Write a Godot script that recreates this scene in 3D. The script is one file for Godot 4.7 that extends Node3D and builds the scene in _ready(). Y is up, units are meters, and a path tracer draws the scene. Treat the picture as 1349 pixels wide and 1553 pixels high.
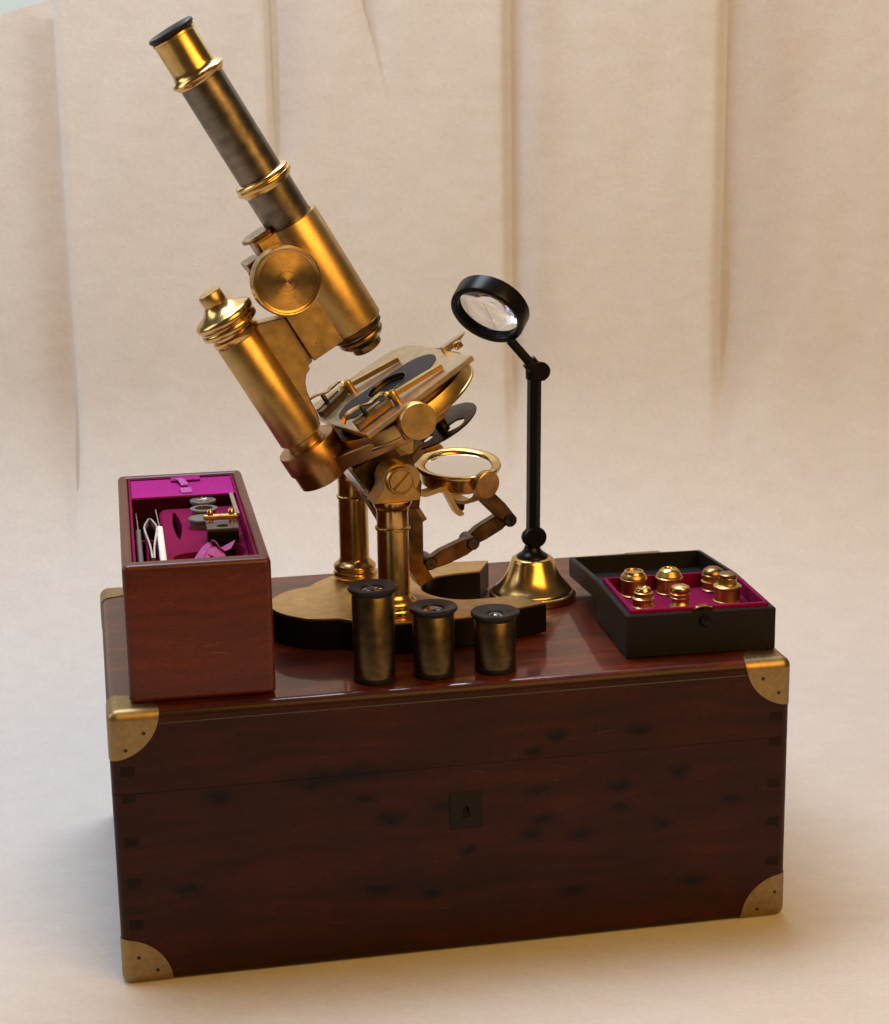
extends Node3D
# A brass microscope and its accessories on a brass-bound mahogany chest, before a folded canvas backdrop.

const TOP := 0.1658          # height of the chest's top
const DEPTH := 0.2557        # the chest from front to back; its front face is z = 0
var M := {}                  # materials
var names := {}

# ---------------------------------------------------------------- mesh builder
class MB:
	var v := PackedVector3Array()
	var n := PackedVector3Array()
	var t := PackedVector2Array()

	func tri(a: Vector3, b: Vector3, c: Vector3, na: Vector3, nb: Vector3, nc: Vector3, ua := Vector2.ZERO, ub := Vector2.ZERO, uc := Vector2.ZERO) -> void:
		var g := (c - a).cross(b - a)
		if g.length_squared() < 1e-20:
			return
		if g.dot(na + nb + nc) < 0.0:
			v.append_array([a, c, b]); n.append_array([na, nc, nb]); t.append_array([ua, uc, ub])
		else:
			v.append_array([a, b, c]); n.append_array([na, nb, nc]); t.append_array([ua, ub, uc])

	func quad(p: Array, m: Array, u: Array) -> void:
		tri(p[0], p[1], p[2], m[0], m[1], m[2], u[0], u[1], u[2])
		tri(p[0], p[2], p[3], m[0], m[2], m[3], u[0], u[2], u[3])

	# profile [[radius, height], ...] walked with the solid on its left side: up the outside, inwards over the top
	func lathe(pf: Array, xf := Transform3D(), seg := 56, sharp := 40.0) -> MB:
		var d: Array[Vector2] = []
		var keep: Array[Vector2] = []
		for q in pf:
			var w := Vector2(q[0], q[1])
			if keep.is_empty() or keep[-1].distance_to(w) > 1e-7:
				keep.append(w)
		for i in keep.size() - 1:
			var e := (keep[i + 1] - keep[i]).normalized()
			d.append(Vector2(e.y, -e.x))
		var lim := cos(deg_to_rad(sharp))
		var along := 0.0
		for i in keep.size() - 1:
			var a := keep[i]
			var b := keep[i + 1]
			var na := d[i]
			var nb := d[i]
			if i > 0 and d[i].dot(d[i - 1]) > lim:
				na = (d[i] + d[i - 1]).normalized()
			if i < d.size() - 1 and d[i].dot(d[i + 1]) > lim:
				nb = (d[i] + d[i + 1]).normalized()
			var l := a.distance_to(b)
			for k in seg:
				var f0 := TAU * k / seg
				var f1 := TAU * (k + 1) / seg
				var c0 := Vector2(cos(f0), sin(f0))
				var c1 := Vector2(cos(f1), sin(f1))
				var p := [Vector3(a.x * c0.x, a.y, a.x * c0.y), Vector3(a.x * c1.x, a.y, a.x * c1.y), Vector3(b.x * c1.x, b.y, b.x * c1.y), Vector3(b.x * c0.x, b.y, b.x * c0.y)]
				var m := [Vector3(na.x * c0.x, na.y, na.x * c0.y), Vector3(na.x * c1.x, na.y, na.x * c1.y), Vector3(nb.x * c1.x, nb.y, nb.x * c1.y), Vector3(nb.x * c0.x, nb.y, nb.x * c0.y)]
				for j in 4:
					p[j] = xf * p[j]
					m[j] = xf.basis * m[j]
				quad(p, m, [Vector2(float(k) / seg, along), Vector2(float(k + 1) / seg, along), Vector2(float(k + 1) / seg, along + l), Vector2(float(k) / seg, along + l)])
			along += l
		return self

	static func area(p: PackedVector2Array) -> float:
		var s := 0.0
		for i in p.size():
			s += p[i].cross(p[(i + 1) % p.size()])
		return s * 0.5

	static func inset(p: PackedVector2Array, by: float) -> PackedVector2Array:
		var out := PackedVector2Array()
		for i in p.size():
			var e0 := (p[i] - p[i - 1]).normalized()
			var e1 := (p[(i + 1) % p.size()] - p[i]).normalized()
			var n0 := Vector2(-e0.y, e0.x)
			var n1 := Vector2(-e1.y, e1.x)
			var b := (n0 + n1).normalized()
			out.append(p[i] + b * by / maxf(0.4, b.dot(n0)))
		return out

	# flat outline (x, y) raised from z0 to z1, edges chamfered by bev; holes are outlines too
	func prism(outline: PackedVector2Array, z0: float, z1: float, xf := Transform3D(), bev := 0.0, holes: Array = []) -> MB:
		var p := outline.duplicate()
		if area(p) < 0.0:
			p.reverse()
		var cap := inset(p, bev) if bev > 0.0 else p
		var flat := cap.duplicate()
		var rings: Array = [p]
		for h in holes:
			var q: PackedVector2Array = h.duplicate()
			if area(q) > 0.0:
				q.reverse()
			rings.append(q)
			var best := [1e9, 0, 0]
			for i in flat.size():
				for j in q.size():
					var dd := flat[i].distance_squared_to(q[j])
					if dd < best[0]:
						best = [dd, i, j]
			var merged := PackedVector2Array()
			for i in flat.size():
				merged.append(flat[i])
				if i == best[1]:
					for j in q.size() + 1:
						merged.append(q[(best[2] + j) % q.size()])
					merged.append(flat[i])
			flat = merged
		var idx := Geometry2D.triangulate_polygon(flat)
		if idx.is_empty():
			push_error("outline not triangulated")
		for s in [[z0, -1.0], [z1, 1.0]]:
			var nn: Vector3 = xf.basis * Vector3(0, 0, s[1])
			for k in range(0, idx.size(), 3):
				var a := flat[idx[k]]
				var b := flat[idx[k + 1]]
				var c := flat[idx[k + 2]]
				tri(xf * Vector3(a.x, a.y, s[0]), xf * Vector3(b.x, b.y, s[0]), xf * Vector3(c.x, c.y, s[0]), nn, nn, nn, a, b, c)
		for r in rings.size():
			var q: PackedVector2Array = rings[r]
			var bb := bev if r == 0 else 0.0
			var u := 0.0
			for i in q.size():
				var a := q[i]
				var b := q[(i + 1) % q.size()]
				var e := (b - a).normalized()
				var ep := (a - q[i - 1]).normalized()
				var en := (q[(i + 2) % q.size()] - b).normalized()
				var m0 := Vector2(e.y, -e.x)
				var ma := m0
				var mb := m0
				if e.dot(ep) > 0.85:
					ma = (m0 + Vector2(ep.y, -ep.x)).normalized()
				if e.dot(en) > 0.85:
					mb = (m0 + Vector2(en.y, -en.x)).normalized()
				var va := xf.basis * Vector3(ma.x, ma.y, 0)
				var vb := xf.basis * Vector3(mb.x, mb.y, 0)
				var l := a.distance_to(b)
				quad([xf * Vector3(a.x, a.y, z0 + bb), xf * Vector3(b.x, b.y, z0 + bb), xf * Vector3(b.x, b.y, z1 - bb), xf * Vector3(a.x, a.y, z1 - bb)], [va, vb, vb, va], [Vector2(u, z0), Vector2(u + l, z0), Vector2(u + l, z1), Vector2(u, z1)])
				if bb > 0.0:
					var ca := cap[i]
					var cb := cap[(i + 1) % q.size()]
					for s in [[z0 + bb, z0, -1.0], [z1 - bb, z1, 1.0]]:
						var wa := xf.basis * Vector3(ma.x, ma.y, s[2]).normalized()
						var wb := xf.basis * Vector3(mb.x, mb.y, s[2]).normalized()
						quad([xf * Vector3(a.x, a.y, s[0]), xf * Vector3(b.x, b.y, s[0]), xf * Vector3(cb.x, cb.y, s[1]), xf * Vector3(ca.x, ca.y, s[1])], [wa, wb, wb, wa], [Vector2(u, s[0]), Vector2(u + l, s[0]), Vector2(u + l, s[1]), Vector2(u, s[1])])
				u += l
		return self

	static func ticks(h: float, r: float, k: int) -> Array:
		var out := [-h]
		for i in range(1, k + 1):
			out.append(-h + r - r * tan(PI / 4 * (1.0 - float(i) / k)))
		var far := out.duplicate()
		far.reverse()
		for q in far:
			out.append(-q)
		return out

	# box with all edges rounded; uv in metres, u along the longer way of each face
	func rbox(size: Vector3, r: float, xf := Transform3D(), k := 4) -> MB:
		var h := size * 0.5
		for f in 6:
			var ax := f / 2
			var sg := 1.0 if f % 2 == 0 else -1.0
			var a1 := (ax + 1) % 3
			var a2 := (ax + 2) % 3
			var g1 := ticks(h[a1], minf(r, h[a1] * 0.99), k)
			var g2 := ticks(h[a2], minf(r, h[a2] * 0.99), k)
			for i in g1.size() - 1:
				for j in g2.size() - 1:
					var ps := []
					var ns := []
					var us := []
					for c in [[i, j], [i + 1, j], [i + 1, j + 1], [i, j + 1]]:
						var q := Vector3.ZERO
						q[ax] = h[ax] * sg
						q[a1] = g1[c[0]]
						q[a2] = g2[c[1]]
						var inn := q.clamp(-h + Vector3.ONE * r, h - Vector3.ONE * r)
						var nn := (q - inn).normalized()
						var pp := inn + nn * r
						ps.append(xf * pp)
						ns.append((xf.basis * nn).normalized())
						us.append(Vector2(pp.x, pp.y) if ax == 2 else (Vector2(pp.x, pp.z) if ax == 1 else Vector2(pp.z, pp.y)))
					quad(ps, ns, us)
		return self

	# round bar along points
	func tube(path: Array, r: float, seg := 14, xf := Transform3D()) -> MB:
		var up := Vector3(0.31, 0.87, 0.38).normalized()
		var rows := []
		for i in path.size():
			var d: Vector3 = (path[mini(i + 1, path.size() - 1)] - path[maxi(i - 1, 0)]).normalized()
			var x := up.cross(d).normalized()
			var y := d.cross(x)
			var row := []
			for k in seg + 1:
				var o := x * cos(TAU * k / seg) + y * sin(TAU * k / seg)
				row.append([xf * (path[i] + o * r), xf.basis * o, xf * path[i], xf.basis * d])
			rows.append(row)
		for i in path.size() - 1:
			for k in seg:
				quad([rows[i][k][0], rows[i][k + 1][0], rows[i + 1][k + 1][0], rows[i + 1][k][0]], [rows[i][k][1], rows[i][k + 1][1], rows[i + 1][k + 1][1], rows[i + 1][k][1]], [Vector2(float(k) / seg, i), Vector2(float(k + 1) / seg, i), Vector2(float(k + 1) / seg, i + 1), Vector2(float(k) / seg, i + 1)])
		for e in [[0, -1.0], [path.size() - 1, 1.0]]:
			var row: Array = rows[e[0]]
			for k in seg:
				var nn: Vector3 = row[k][3] * e[1]
				tri(row[k][2], row[k][0], row[k + 1][0], nn, nn, nn)
		return self

	# flat strip along a 3D path: width along "across", thickness th
	func strip(path: Array, across: Vector3, wd: float, th: float, xf := Transform3D()) -> MB:
		var rows := []
		for i in path.size():
			var d: Vector3 = (path[mini(i + 1, path.size() - 1)] - path[maxi(i - 1, 0)]).normalized()
			var a := (across - d * across.dot(d)).normalized()
			var u := d.cross(a).normalized()
			rows.append([path[i], a, u, d])
		var corner := [[-1, -1], [1, -1], [1, 1], [-1, 1]]
		for i in rows.size() - 1:
			for k in 4:
				var c0 = corner[k]
				var c1 = corner[(k + 1) % 4]
				var ps := []
				var ns := []
				for e in [[i, c0], [i, c1], [i + 1, c1], [i + 1, c0]]:
					var r0 = rows[e[0]]
					ps.append(xf * (r0[0] + r0[1] * wd * 0.5 * e[1][0] + r0[2] * th * 0.5 * e[1][1]))
					ns.append(xf.basis * (r0[1] * (c0[0] + c1[0]) + r0[2] * (c0[1] + c1[1])).normalized())
				quad(ps, ns, [Vector2(0, i), Vector2(1, i), Vector2(1, i + 1), Vector2(0, i + 1)])
		for e in [[0, -1.0], [rows.size() - 1, 1.0]]:
			var r0 = rows[e[0]]
			var ps := []
			for c in corner:
				ps.append(xf * (r0[0] + r0[1] * wd * 0.5 * c[0] + r0[2] * th * 0.5 * c[1]))
			var nn: Vector3 = xf.basis * (r0[3] * e[1])
			quad(ps, [nn, nn, nn, nn], [Vector2.ZERO, Vector2.ZERO, Vector2.ZERO, Vector2.ZERO])
		return self

	func mesh() -> ArrayMesh:
		var a := []
		a.resize(Mesh.ARRAY_MAX)
		a[Mesh.ARRAY_VERTEX] = v
		a[Mesh.ARRAY_NORMAL] = n
		a[Mesh.ARRAY_TEX_UV] = t
		var m := ArrayMesh.new()
		m.add_surface_from_arrays(Mesh.PRIMITIVE_TRIANGLES, a)
		return m

# ---------------------------------------------------------------- naming and tagging
func numbered(called: String, parent: Node) -> String:
	if not parent.has_node(called):
		return called
	var k := 1
	while parent.has_node("%s_%03d" % [called, k]):
		k += 1
	return "%s_%03d" % [called, k]

func tag(o: Node, label: String, category := "", group := "") -> void:
	o.set_meta("label", label)
	if category:
		o.set_meta("category", category)
	if group:
		o.set_meta("group", group)

func thing(called: String, label: String, category: String, at: Vector3, turn := 0.0, group := "") -> Node3D:
	var o := Node3D.new()
	o.name = numbered(called, self)
	add_child(o, true)
	o.position = at
	o.rotation.y = turn
	tag(o, label, category, group)
	return o

func obj(called: String, mb: MB, mat: Material, parent: Node = self, xf := Transform3D()) -> MeshInstance3D:
	var o := MeshInstance3D.new()
	o.mesh = mb.mesh()
	o.material_override = mat
	o.name = numbered(called, parent)
	o.transform = xf
	parent.add_child(o, true)
	return o

func at(x: float, y: float, z: float) -> Transform3D:
	return Transform3D(Basis(), Vector3(x, y, z))

func facing(x: float, y: float, z: float, flip := 1.0) -> Transform3D:   # a lathe's axis laid along z
	return Transform3D(Basis(Vector3(1, 0, 0), PI / 2 * flip), Vector3(x, y, z))

const PLAN := Transform3D(Basis(Vector3(1, 0, 0), Vector3(0, 0, 1), Vector3(0, 1, 0)), Vector3.ZERO)   # outline (x, z), raised along y

func poly(flat: Array) -> PackedVector2Array:
	var p := PackedVector2Array()
	for q in flat:
		p.append(Vector2(q[0], q[1]))
	return p

func circle(c: Vector2, r: float, k := 32, a0 := 0.0, a1 := TAU) -> PackedVector2Array:
	var p := PackedVector2Array()
	var full := absf(a1 - a0) > TAU - 1e-6
	for i in (k if full else k + 1):
		var a := a0 + (a1 - a0) * i / k
		p.append(c + r * Vector2(cos(a), sin(a)))
	return p

func spline(pts: Array, per := 6) -> Array:        # Catmull-Rom through 3D points
	var out := []
	for i in pts.size() - 1:
		var a: Vector3 = pts[maxi(i - 1, 0)]
		var b: Vector3 = pts[i]
		var c: Vector3 = pts[i + 1]
		var d: Vector3 = pts[mini(i + 2, pts.size() - 1)]
		for k in per:
			out.append(b.cubic_interpolate(c, a, d, float(k) / per))
	out.append(pts[-1])
	return out

func spline2(pts: Array, closed := false, per := 5) -> PackedVector2Array:
	var out := PackedVector2Array()
	var c := pts.size()
	for i in (c if closed else c - 1):
		var q := []
		for k in [i - 1, i, i + 1, i + 2]:
			var j: int = posmod(k, c) if closed else clampi(k, 0, c - 1)
			q.append(Vector2(pts[j][0], pts[j][1]))
		for k in per:
			out.append(q[1].cubic_interpolate(q[2], q[0], q[3], float(k) / per))
	if not closed:
		out.append(Vector2(pts[-1][0], pts[-1][1]))
	return out

# ---------------------------------------------------------------- materials
func lin(r: float, g: float, b: float, a := 1.0) -> Color:
	var c := Color(r, g, b).linear_to_srgb()
	c.a = a
	return c

func noise(seed_: int, freq: float, oct := 4) -> FastNoiseLite:
	var f := FastNoiseLite.new()
	f.seed = seed_
	f.frequency = freq
	f.fractal_octaves = oct
	f.noise_type = FastNoiseLite.TYPE_SIMPLEX_SMOOTH
	return f

func painted(w: int, h: int, fn: Callable) -> ImageTexture:
	var b := PackedByteArray()
	b.resize(w * h * 3)
	for y in h:
		for x in w:
			var c: Color = fn.call(x, y)
			var i := (y * w + x) * 3
			b[i] = clampi(int(c.r * 255.0 + 0.5), 0, 255)
			b[i + 1] = clampi(int(c.g * 255.0 + 0.5), 0, 255)
			b[i + 2] = clampi(int(c.b * 255.0 + 0.5), 0, 255)
	return ImageTexture.create_from_image(Image.create_from_data(w, h, false, Image.FORMAT_RGB8, b))

func seamless(seed_: int, freq: float, lo: float, hi: float, size := 256, oct := 4) -> ImageTexture:
	var im := noise(seed_, freq, oct).get_seamless_image(size, size)
	return painted(size, size, func(x, y):
		var g: float = lerpf(lo, hi, im.get_pixel(x, y).r)
		return Color(g, g, g))

func metal(color: Color, rough: float, patina: Texture2D, scale: float, aniso := 0.0) -> StandardMaterial3D:
	var m := StandardMaterial3D.new()
	m.albedo_color = color
	m.metallic = 1.0
	m.roughness = rough
	m.albedo_texture = patina
	m.uv1_triplanar = true
	m.uv1_scale = Vector3.ONE * scale
	m.roughness_texture = smudge
	m.roughness_texture_channel = BaseMaterial3D.TEXTURE_CHANNEL_RED
	if aniso != 0.0:
		m.anisotropy_enabled = true
		m.anisotropy = aniso
	return m

var smudge: Texture2D

func plain_mat(color: Color, rough: float, coat := 0.0, coat_rough := 0.1) -> StandardMaterial3D:
	var m := StandardMaterial3D.new()
	m.albedo_color = color
	m.roughness = rough
	if coat > 0.0:
		m.clearcoat_enabled = true
		m.clearcoat = coat
		m.clearcoat_roughness = coat_rough
	return m

func wood_texture(w: int, h: int, mx: float, my: float, seed_: int, dark: Color, mid: Color, light: Color, knots: Array, figure: float) -> ImageTexture:
	var warp := noise(seed_, 1.0, 3)
	var band := noise(seed_ + 1, 1.0, 3)
	var fibre := noise(seed_ + 2, 1.0, 3)
	var cloud := noise(seed_ + 3, 1.0, 3)
	var rng := RandomNumberGenerator.new()       # small pale scratches
	rng.seed = seed_
	var nicks := []
	for k in (16 if mx > 0.2 else 4):
		nicks.append([rng.randf_range(0.02, mx - 0.02), rng.randf_range(0.02, my - 0.01), rng.randf_range(0.0006, 0.0055), rng.randf_range(-0.35, 0.35), rng.randf_range(0.03, 0.14)])
	return painted(w, h, func(px, py):
		var x: float = px * mx / w
		var y: float = py * my / h
		var yy: float = y + 0.010 * warp.get_noise_2d(x * 7.0, y * 16.0)
		var g: float = 0.5 + 0.42 * band.get_noise_2d(x * 5.0, yy * 95.0)
		g += 0.30 * fibre.get_noise_2d(x * 70.0, yy * 900.0)
		g += figure * cloud.get_noise_2d(x * 14.0 + 4.0, y * 30.0)
		var c: Color = dark.lerp(mid, clampf(g * 2.0, 0.0, 1.0)) if g < 0.5 else mid.lerp(light, clampf(g * 2.0 - 1.0, 0.0, 1.0))
		var pore: float = fibre.get_noise_2d(x * 190.0 + 31.0, y * 2300.0)
		if pore > 0.30:
			c = c.darkened(minf(0.45, (pore - 0.30) * 1.6))
		for k in knots:
			var dx: float = (x - k[0]) / k[2]
			var dy: float = (y - k[1] + 0.003 * warp.get_noise_2d(x * 60.0, y * 60.0)) / k[3]
			var d: float = dx * dx + dy * dy
			if d < 5.0:
				c = c.lerp(Color(0.030, 0.018, 0.016), k[4] * exp(-d))
		for q in nicks:
			if absf(y - q[1] - (x - q[0]) * q[3]) < 0.00022 and absf(x - q[0]) < q[2]:
				c = c.lightened(q[4])
		return c)

func wood(tex: Texture2D, scale: Vector3, offset: Vector3, rough: float, coat: float, coat_rough: float) -> StandardMaterial3D:
	var m := StandardMaterial3D.new()
	m.albedo_texture = tex
	m.uv1_scale = scale
	m.uv1_offset = offset
	m.roughness = rough
	m.clearcoat_enabled = true
	m.clearcoat = coat
	m.clearcoat_roughness = coat_rough
	return m

func make_materials() -> void:
	smudge = seamless(5, 0.02, 0.72, 1.0, 256, 4)
	var pim := noise(11, 0.012, 4).get_seamless_image(384, 384)
	var dot := noise(12, 0.11, 2).get_seamless_image(384, 384)
	var streak := noise(13, 0.03, 3).get_seamless_image(384, 384)
	var patina := painted(384, 384, func(x, y):
		var g: float = lerpf(0.87, 1.0, pim.get_pixel(x, y).r)
		var d: float = dot.get_pixel(x, y).r * (0.55 + 0.45 * streak.get_pixel(x, y).r)
		if d > 0.56:
			g *= lerpf(1.0, 0.74, smoothstep(0.56, 0.70, d))
		return Color(g, g * lerpf(0.94, 1.0, streak.get_pixel(x, y).r), g * 0.97))
	var tarnish := seamless(23, 0.014, 0.62, 1.0, 256, 5)
	M.brass = metal(lin(0.70, 0.475, 0.165), 0.27, patina, 22.0)
	M.lacquer = metal(lin(0.57, 0.385, 0.135), 0.43, patina, 16.0)
	M.satin = metal(lin(0.62, 0.42, 0.15), 0.42, patina, 20.0)
	M.brushed = metal(lin(0.62, 0.42, 0.15), 0.36, patina, 20.0, -0.75)
	M.brown = metal(lin(0.40, 0.23, 0.085), 0.36, tarnish, 18.0)
	M.copper = metal(lin(0.44, 0.25, 0.095), 0.38, patina, 18.0)
	M.stage = metal(lin(0.54, 0.42, 0.24), 0.40, patina, 20.0)
	M.bracket = metal(lin(0.37, 0.27, 0.115), 0.50, patina, 34.0)
	M.umber = metal(lin(0.20, 0.11, 0.050), 0.40, tarnish, 20.0)
	M.bronze = metal(lin(0.265, 0.210, 0.155), 0.40, tarnish, 20.0)
	M.sleeve = metal(lin(0.205, 0.140, 0.072), 0.40, tarnish, 24.0)
	M.gunmetal = metal(lin(0.085, 0.070, 0.060), 0.34, tarnish, 24.0)
	M.steel = metal(lin(0.62, 0.58, 0.54), 0.30, patina, 30.0)
	M.nickel = metal(lin(0.80, 0.77, 0.72), 0.38, patina, 30.0)
	M.mirror = metal(lin(0.86, 0.85, 0.84), 0.04, null, 1.0)
	M.mirror.roughness_texture = null
	M.black = plain_mat(lin(0.006, 0.005, 0.005), 0.28)
	M.black_matt = plain_mat(lin(0.006, 0.005, 0.005), 0.6)
	M.ebonite = plain_mat(lin(0.014, 0.012, 0.012), 0.36)
	M.leather = plain_mat(lin(0.007, 0.006, 0.006), 0.45)
	M.leather.heightmap_enabled = true
	M.leather.heightmap_texture = seamless(71, 0.09, 0.0, 1.0, 256, 3)
	M.leather.heightmap_scale = 0.03
	M.leather.uv1_triplanar = true
	M.leather.uv1_scale = Vector3.ONE * 40.0
	for nm in ["black", "black_matt", "ebonite", "leather"]:
		M[nm].metallic_specular = 0.27
	M.grey = plain_mat(lin(0.085, 0.075, 0.075), 0.35)
	M.slate = plain_mat(lin(0.026, 0.022, 0.022), 0.45)
	M.slate.metallic_specular = 0.2
	M.bone = plain_mat(lin(0.70, 0.66, 0.60), 0.4)
	var nap := seamless(37, 0.06, 0.58, 1.0, 256, 4)
	for e in [["velvet", lin(0.27, 0.0035, 0.070), 0.16], ["velvet_shaded", lin(0.05, 0.002, 0.018), 0.08], ["silk", lin(0.50, 0.018, 0.26), 0.25], ["ribbon", lin(0.62, 0.15, 0.46), 0.2]]:  # the darkest velvet carries the dimness of pits and floors in its colour
		var m := plain_mat(e[1], 0.85)
		m.albedo_texture = nap
		m.uv1_triplanar = true
		m.uv1_scale = Vector3.ONE * 45.0
		m.rim_enabled = true
		m.rim = e[2]
		m.rim_tint = 0.9
		m.metallic_specular = 0.2
		m.heightmap_enabled = true
		m.heightmap_texture = nap
		m.heightmap_scale = 0.02
		M[e[0]] = m
	var glass := StandardMaterial3D.new()
	glass.albedo_color = Color(1, 1, 1, 0.02)
	glass.roughness = 0.0
	glass.refraction_enabled = true
	glass.refraction_scale = 0.05
	M.glass = glass
	M.lens = plain_mat(lin(0.02, 0.02, 0.022), 0.04, 1.0, 0.02)
	# mahogany
	var dk := Color(0.155, 0.055, 0.035)
	var md := Color(0.285, 0.098, 0.058)
	var lt := Color(0.40, 0.150, 0.080)
	var knots := [[0.0564, 0.1303], [0.1071, 0.1299], [0.0426, 0.1222], [-0.057, 0.1022], [-0.1416, 0.1103], [-0.0431, 0.0877], [-0.0119, 0.0929], [0.0403, 0.0699], [0.0483, 0.0783], [0.0704, 0.0669], [0.0946, 0.0813], [0.1212, 0.0694], [0.1404, 0.0298], [0.0444, 0.0978], [0.0945, 0.0951], [0.131, 0.1], [0.0033, 0.064], [-0.0508, 0.0438], [-0.0195, 0.0384], [-0.161, 0.0557], [-0.0852, 0.113], [0.0664, 0.0313], [0.1643, 0.0808]]
	var rng := RandomNumberGenerator.new()
	rng.seed = 7
	var marks := []
	for k in knots:
		marks.append([k[0] + 0.2, TOP - k[1], rng.randf_range(0.0050, 0.0085), rng.randf_range(0.0024, 0.0040), rng.randf_range(0.75, 1.0)])
	marks.append([0.13, TOP - 0.117, 0.032, 0.005, 0.75])
	marks.append([0.20, TOP - 0.045, 0.06, 0.008, 0.35])
	var front := wood_texture(1400, 580, 0.4, TOP, 101, Color(0.140, 0.062, 0.036), Color(0.180, 0.073, 0.041), Color(0.232, 0.092, 0.048), marks, 0.34)
	M.chest_front = wood(front, Vector3(1 / 0.4, -1 / TOP, 1), Vector3(0.5, 1.0, 0), 0.45, 0.16, 0.2)
	var top_tex := wood_texture(1024, 656, 0.4, 0.256, 131, Color(0.20, 0.070, 0.040), Color(0.285, 0.100, 0.052), Color(0.43, 0.165, 0.075), [], 0.5)
	M.chest_front.metallic_specular = 0.2
	M.chest_top = wood(top_tex, Vector3(1 / 0.4, 1 / 0.256, 1), Vector3(0.5, 0.5, 0), 0.35, 0.62, 0.07)
	M.chest_top.metallic_specular = 0.25
	var box_tex := wood_texture(512, 512, 0.1, 0.1, 151, Color(0.250, 0.088, 0.040), Color(0.315, 0.112, 0.048), Color(0.375, 0.142, 0.062), [], 0.2)
	M.box_wood = wood(box_tex, Vector3(10, 10, 1), Vector3(0.5, 0.5, 0), 0.5, 0.5, 0.22)
	M.box_wood.metallic_specular = 0.2
	M.dovetail = plain_mat(lin(0.0105, 0.0050, 0.0034), 0.5)
	M.dovetail.metallic_specular = 0.25
	M.lock = plain_mat(lin(0.0115, 0.0090, 0.0078), 0.45)
	M.lock.metallic_specular = 0.25
	M.inlay = plain_mat(lin(0.045, 0.022, 0.011), 0.4)
	# canvas
	var blotch := noise(201, 1.0, 4)
	var weave := noise(202, 1.0, 3)
	var pink := noise(203, 1.0, 3)
	var canvas := painted(1024, 1024, func(x, y):
		var a: float = blotch.get_noise_2d(x * 0.016, y * 0.03)
		var b: float = weave.get_noise_2d(x * 0.10, y * 0.24)
		var p: float = pink.get_noise_2d(x * 0.012, y * 0.014)
		var g: float = 0.905 + 0.016 * a + 0.026 * b
		return Color(g * 0.925, g * (0.890 - 0.009 * p), g * (0.856 - 0.008 * p)))
	var c := plain_mat(Color.WHITE, 0.95)
	c.albedo_texture = canvas
	c.heightmap_enabled = true
	c.heightmap_texture = painted(512, 512, func(x, y):
		var g: float = 0.5 + 0.35 * blotch.get_noise_2d(x * 0.05 + 90.0, y * 0.07) + 0.18 * weave.get_noise_2d(x * 0.24, y * 0.4)
		return Color(g, g, g))
	c.heightmap_scale = 0.05
	c.backlight_enabled = true
	c.backlight = lin(0.50, 0.455, 0.42)
	M.canvas = c

# ---------------------------------------------------------------- setting
# folds of the sheet: place, height where it dies out, depth, reach to the left and right, lean, width of the unseen strip behind that darkens it
const FOLDS := [[0.082, 0.18, 0.0090, 0.0045, 0.017, 0.0, 0.034], [0.274, 0.20, 0.0080, 0.0060, 0.030, 0.0, 0.055], [-0.130, 0.41, 0.006, 0.0035, 0.013, 0.0, 0.026], [-0.049, 0.52, 0.004, 0.0022, 0.007, 0.25, 0.014], [-0.322, 0.10, 0.0055, 0.020, 0.0026, 0.0, -0.030]]

func sheet_point(x: float, v: float) -> Array:     # v runs along the sheet from the front; (point, unit normal) before folds
	var run := 1.08          # flat length: z from 0.75 back to -0.33
	var r := 0.23
	if v < run:
		return [Vector3(x, 0, 0.75 - v), Vector3.UP]
	var arc := r * PI / 2
	if v < run + arc:
		var a := (v - run) / r
		return [Vector3(x, r - r * cos(a), -0.33 - r * sin(a)), Vector3(0, cos(a), sin(a))]
	return [Vector3(x, r + v - run - arc, -0.33 - r), Vector3(0, 0, 1)]

func groove(dx: float, left: float, right: float) -> float:
	var q := dx / (left if dx < 0.0 else right)
	return exp(-q * q)

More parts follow.
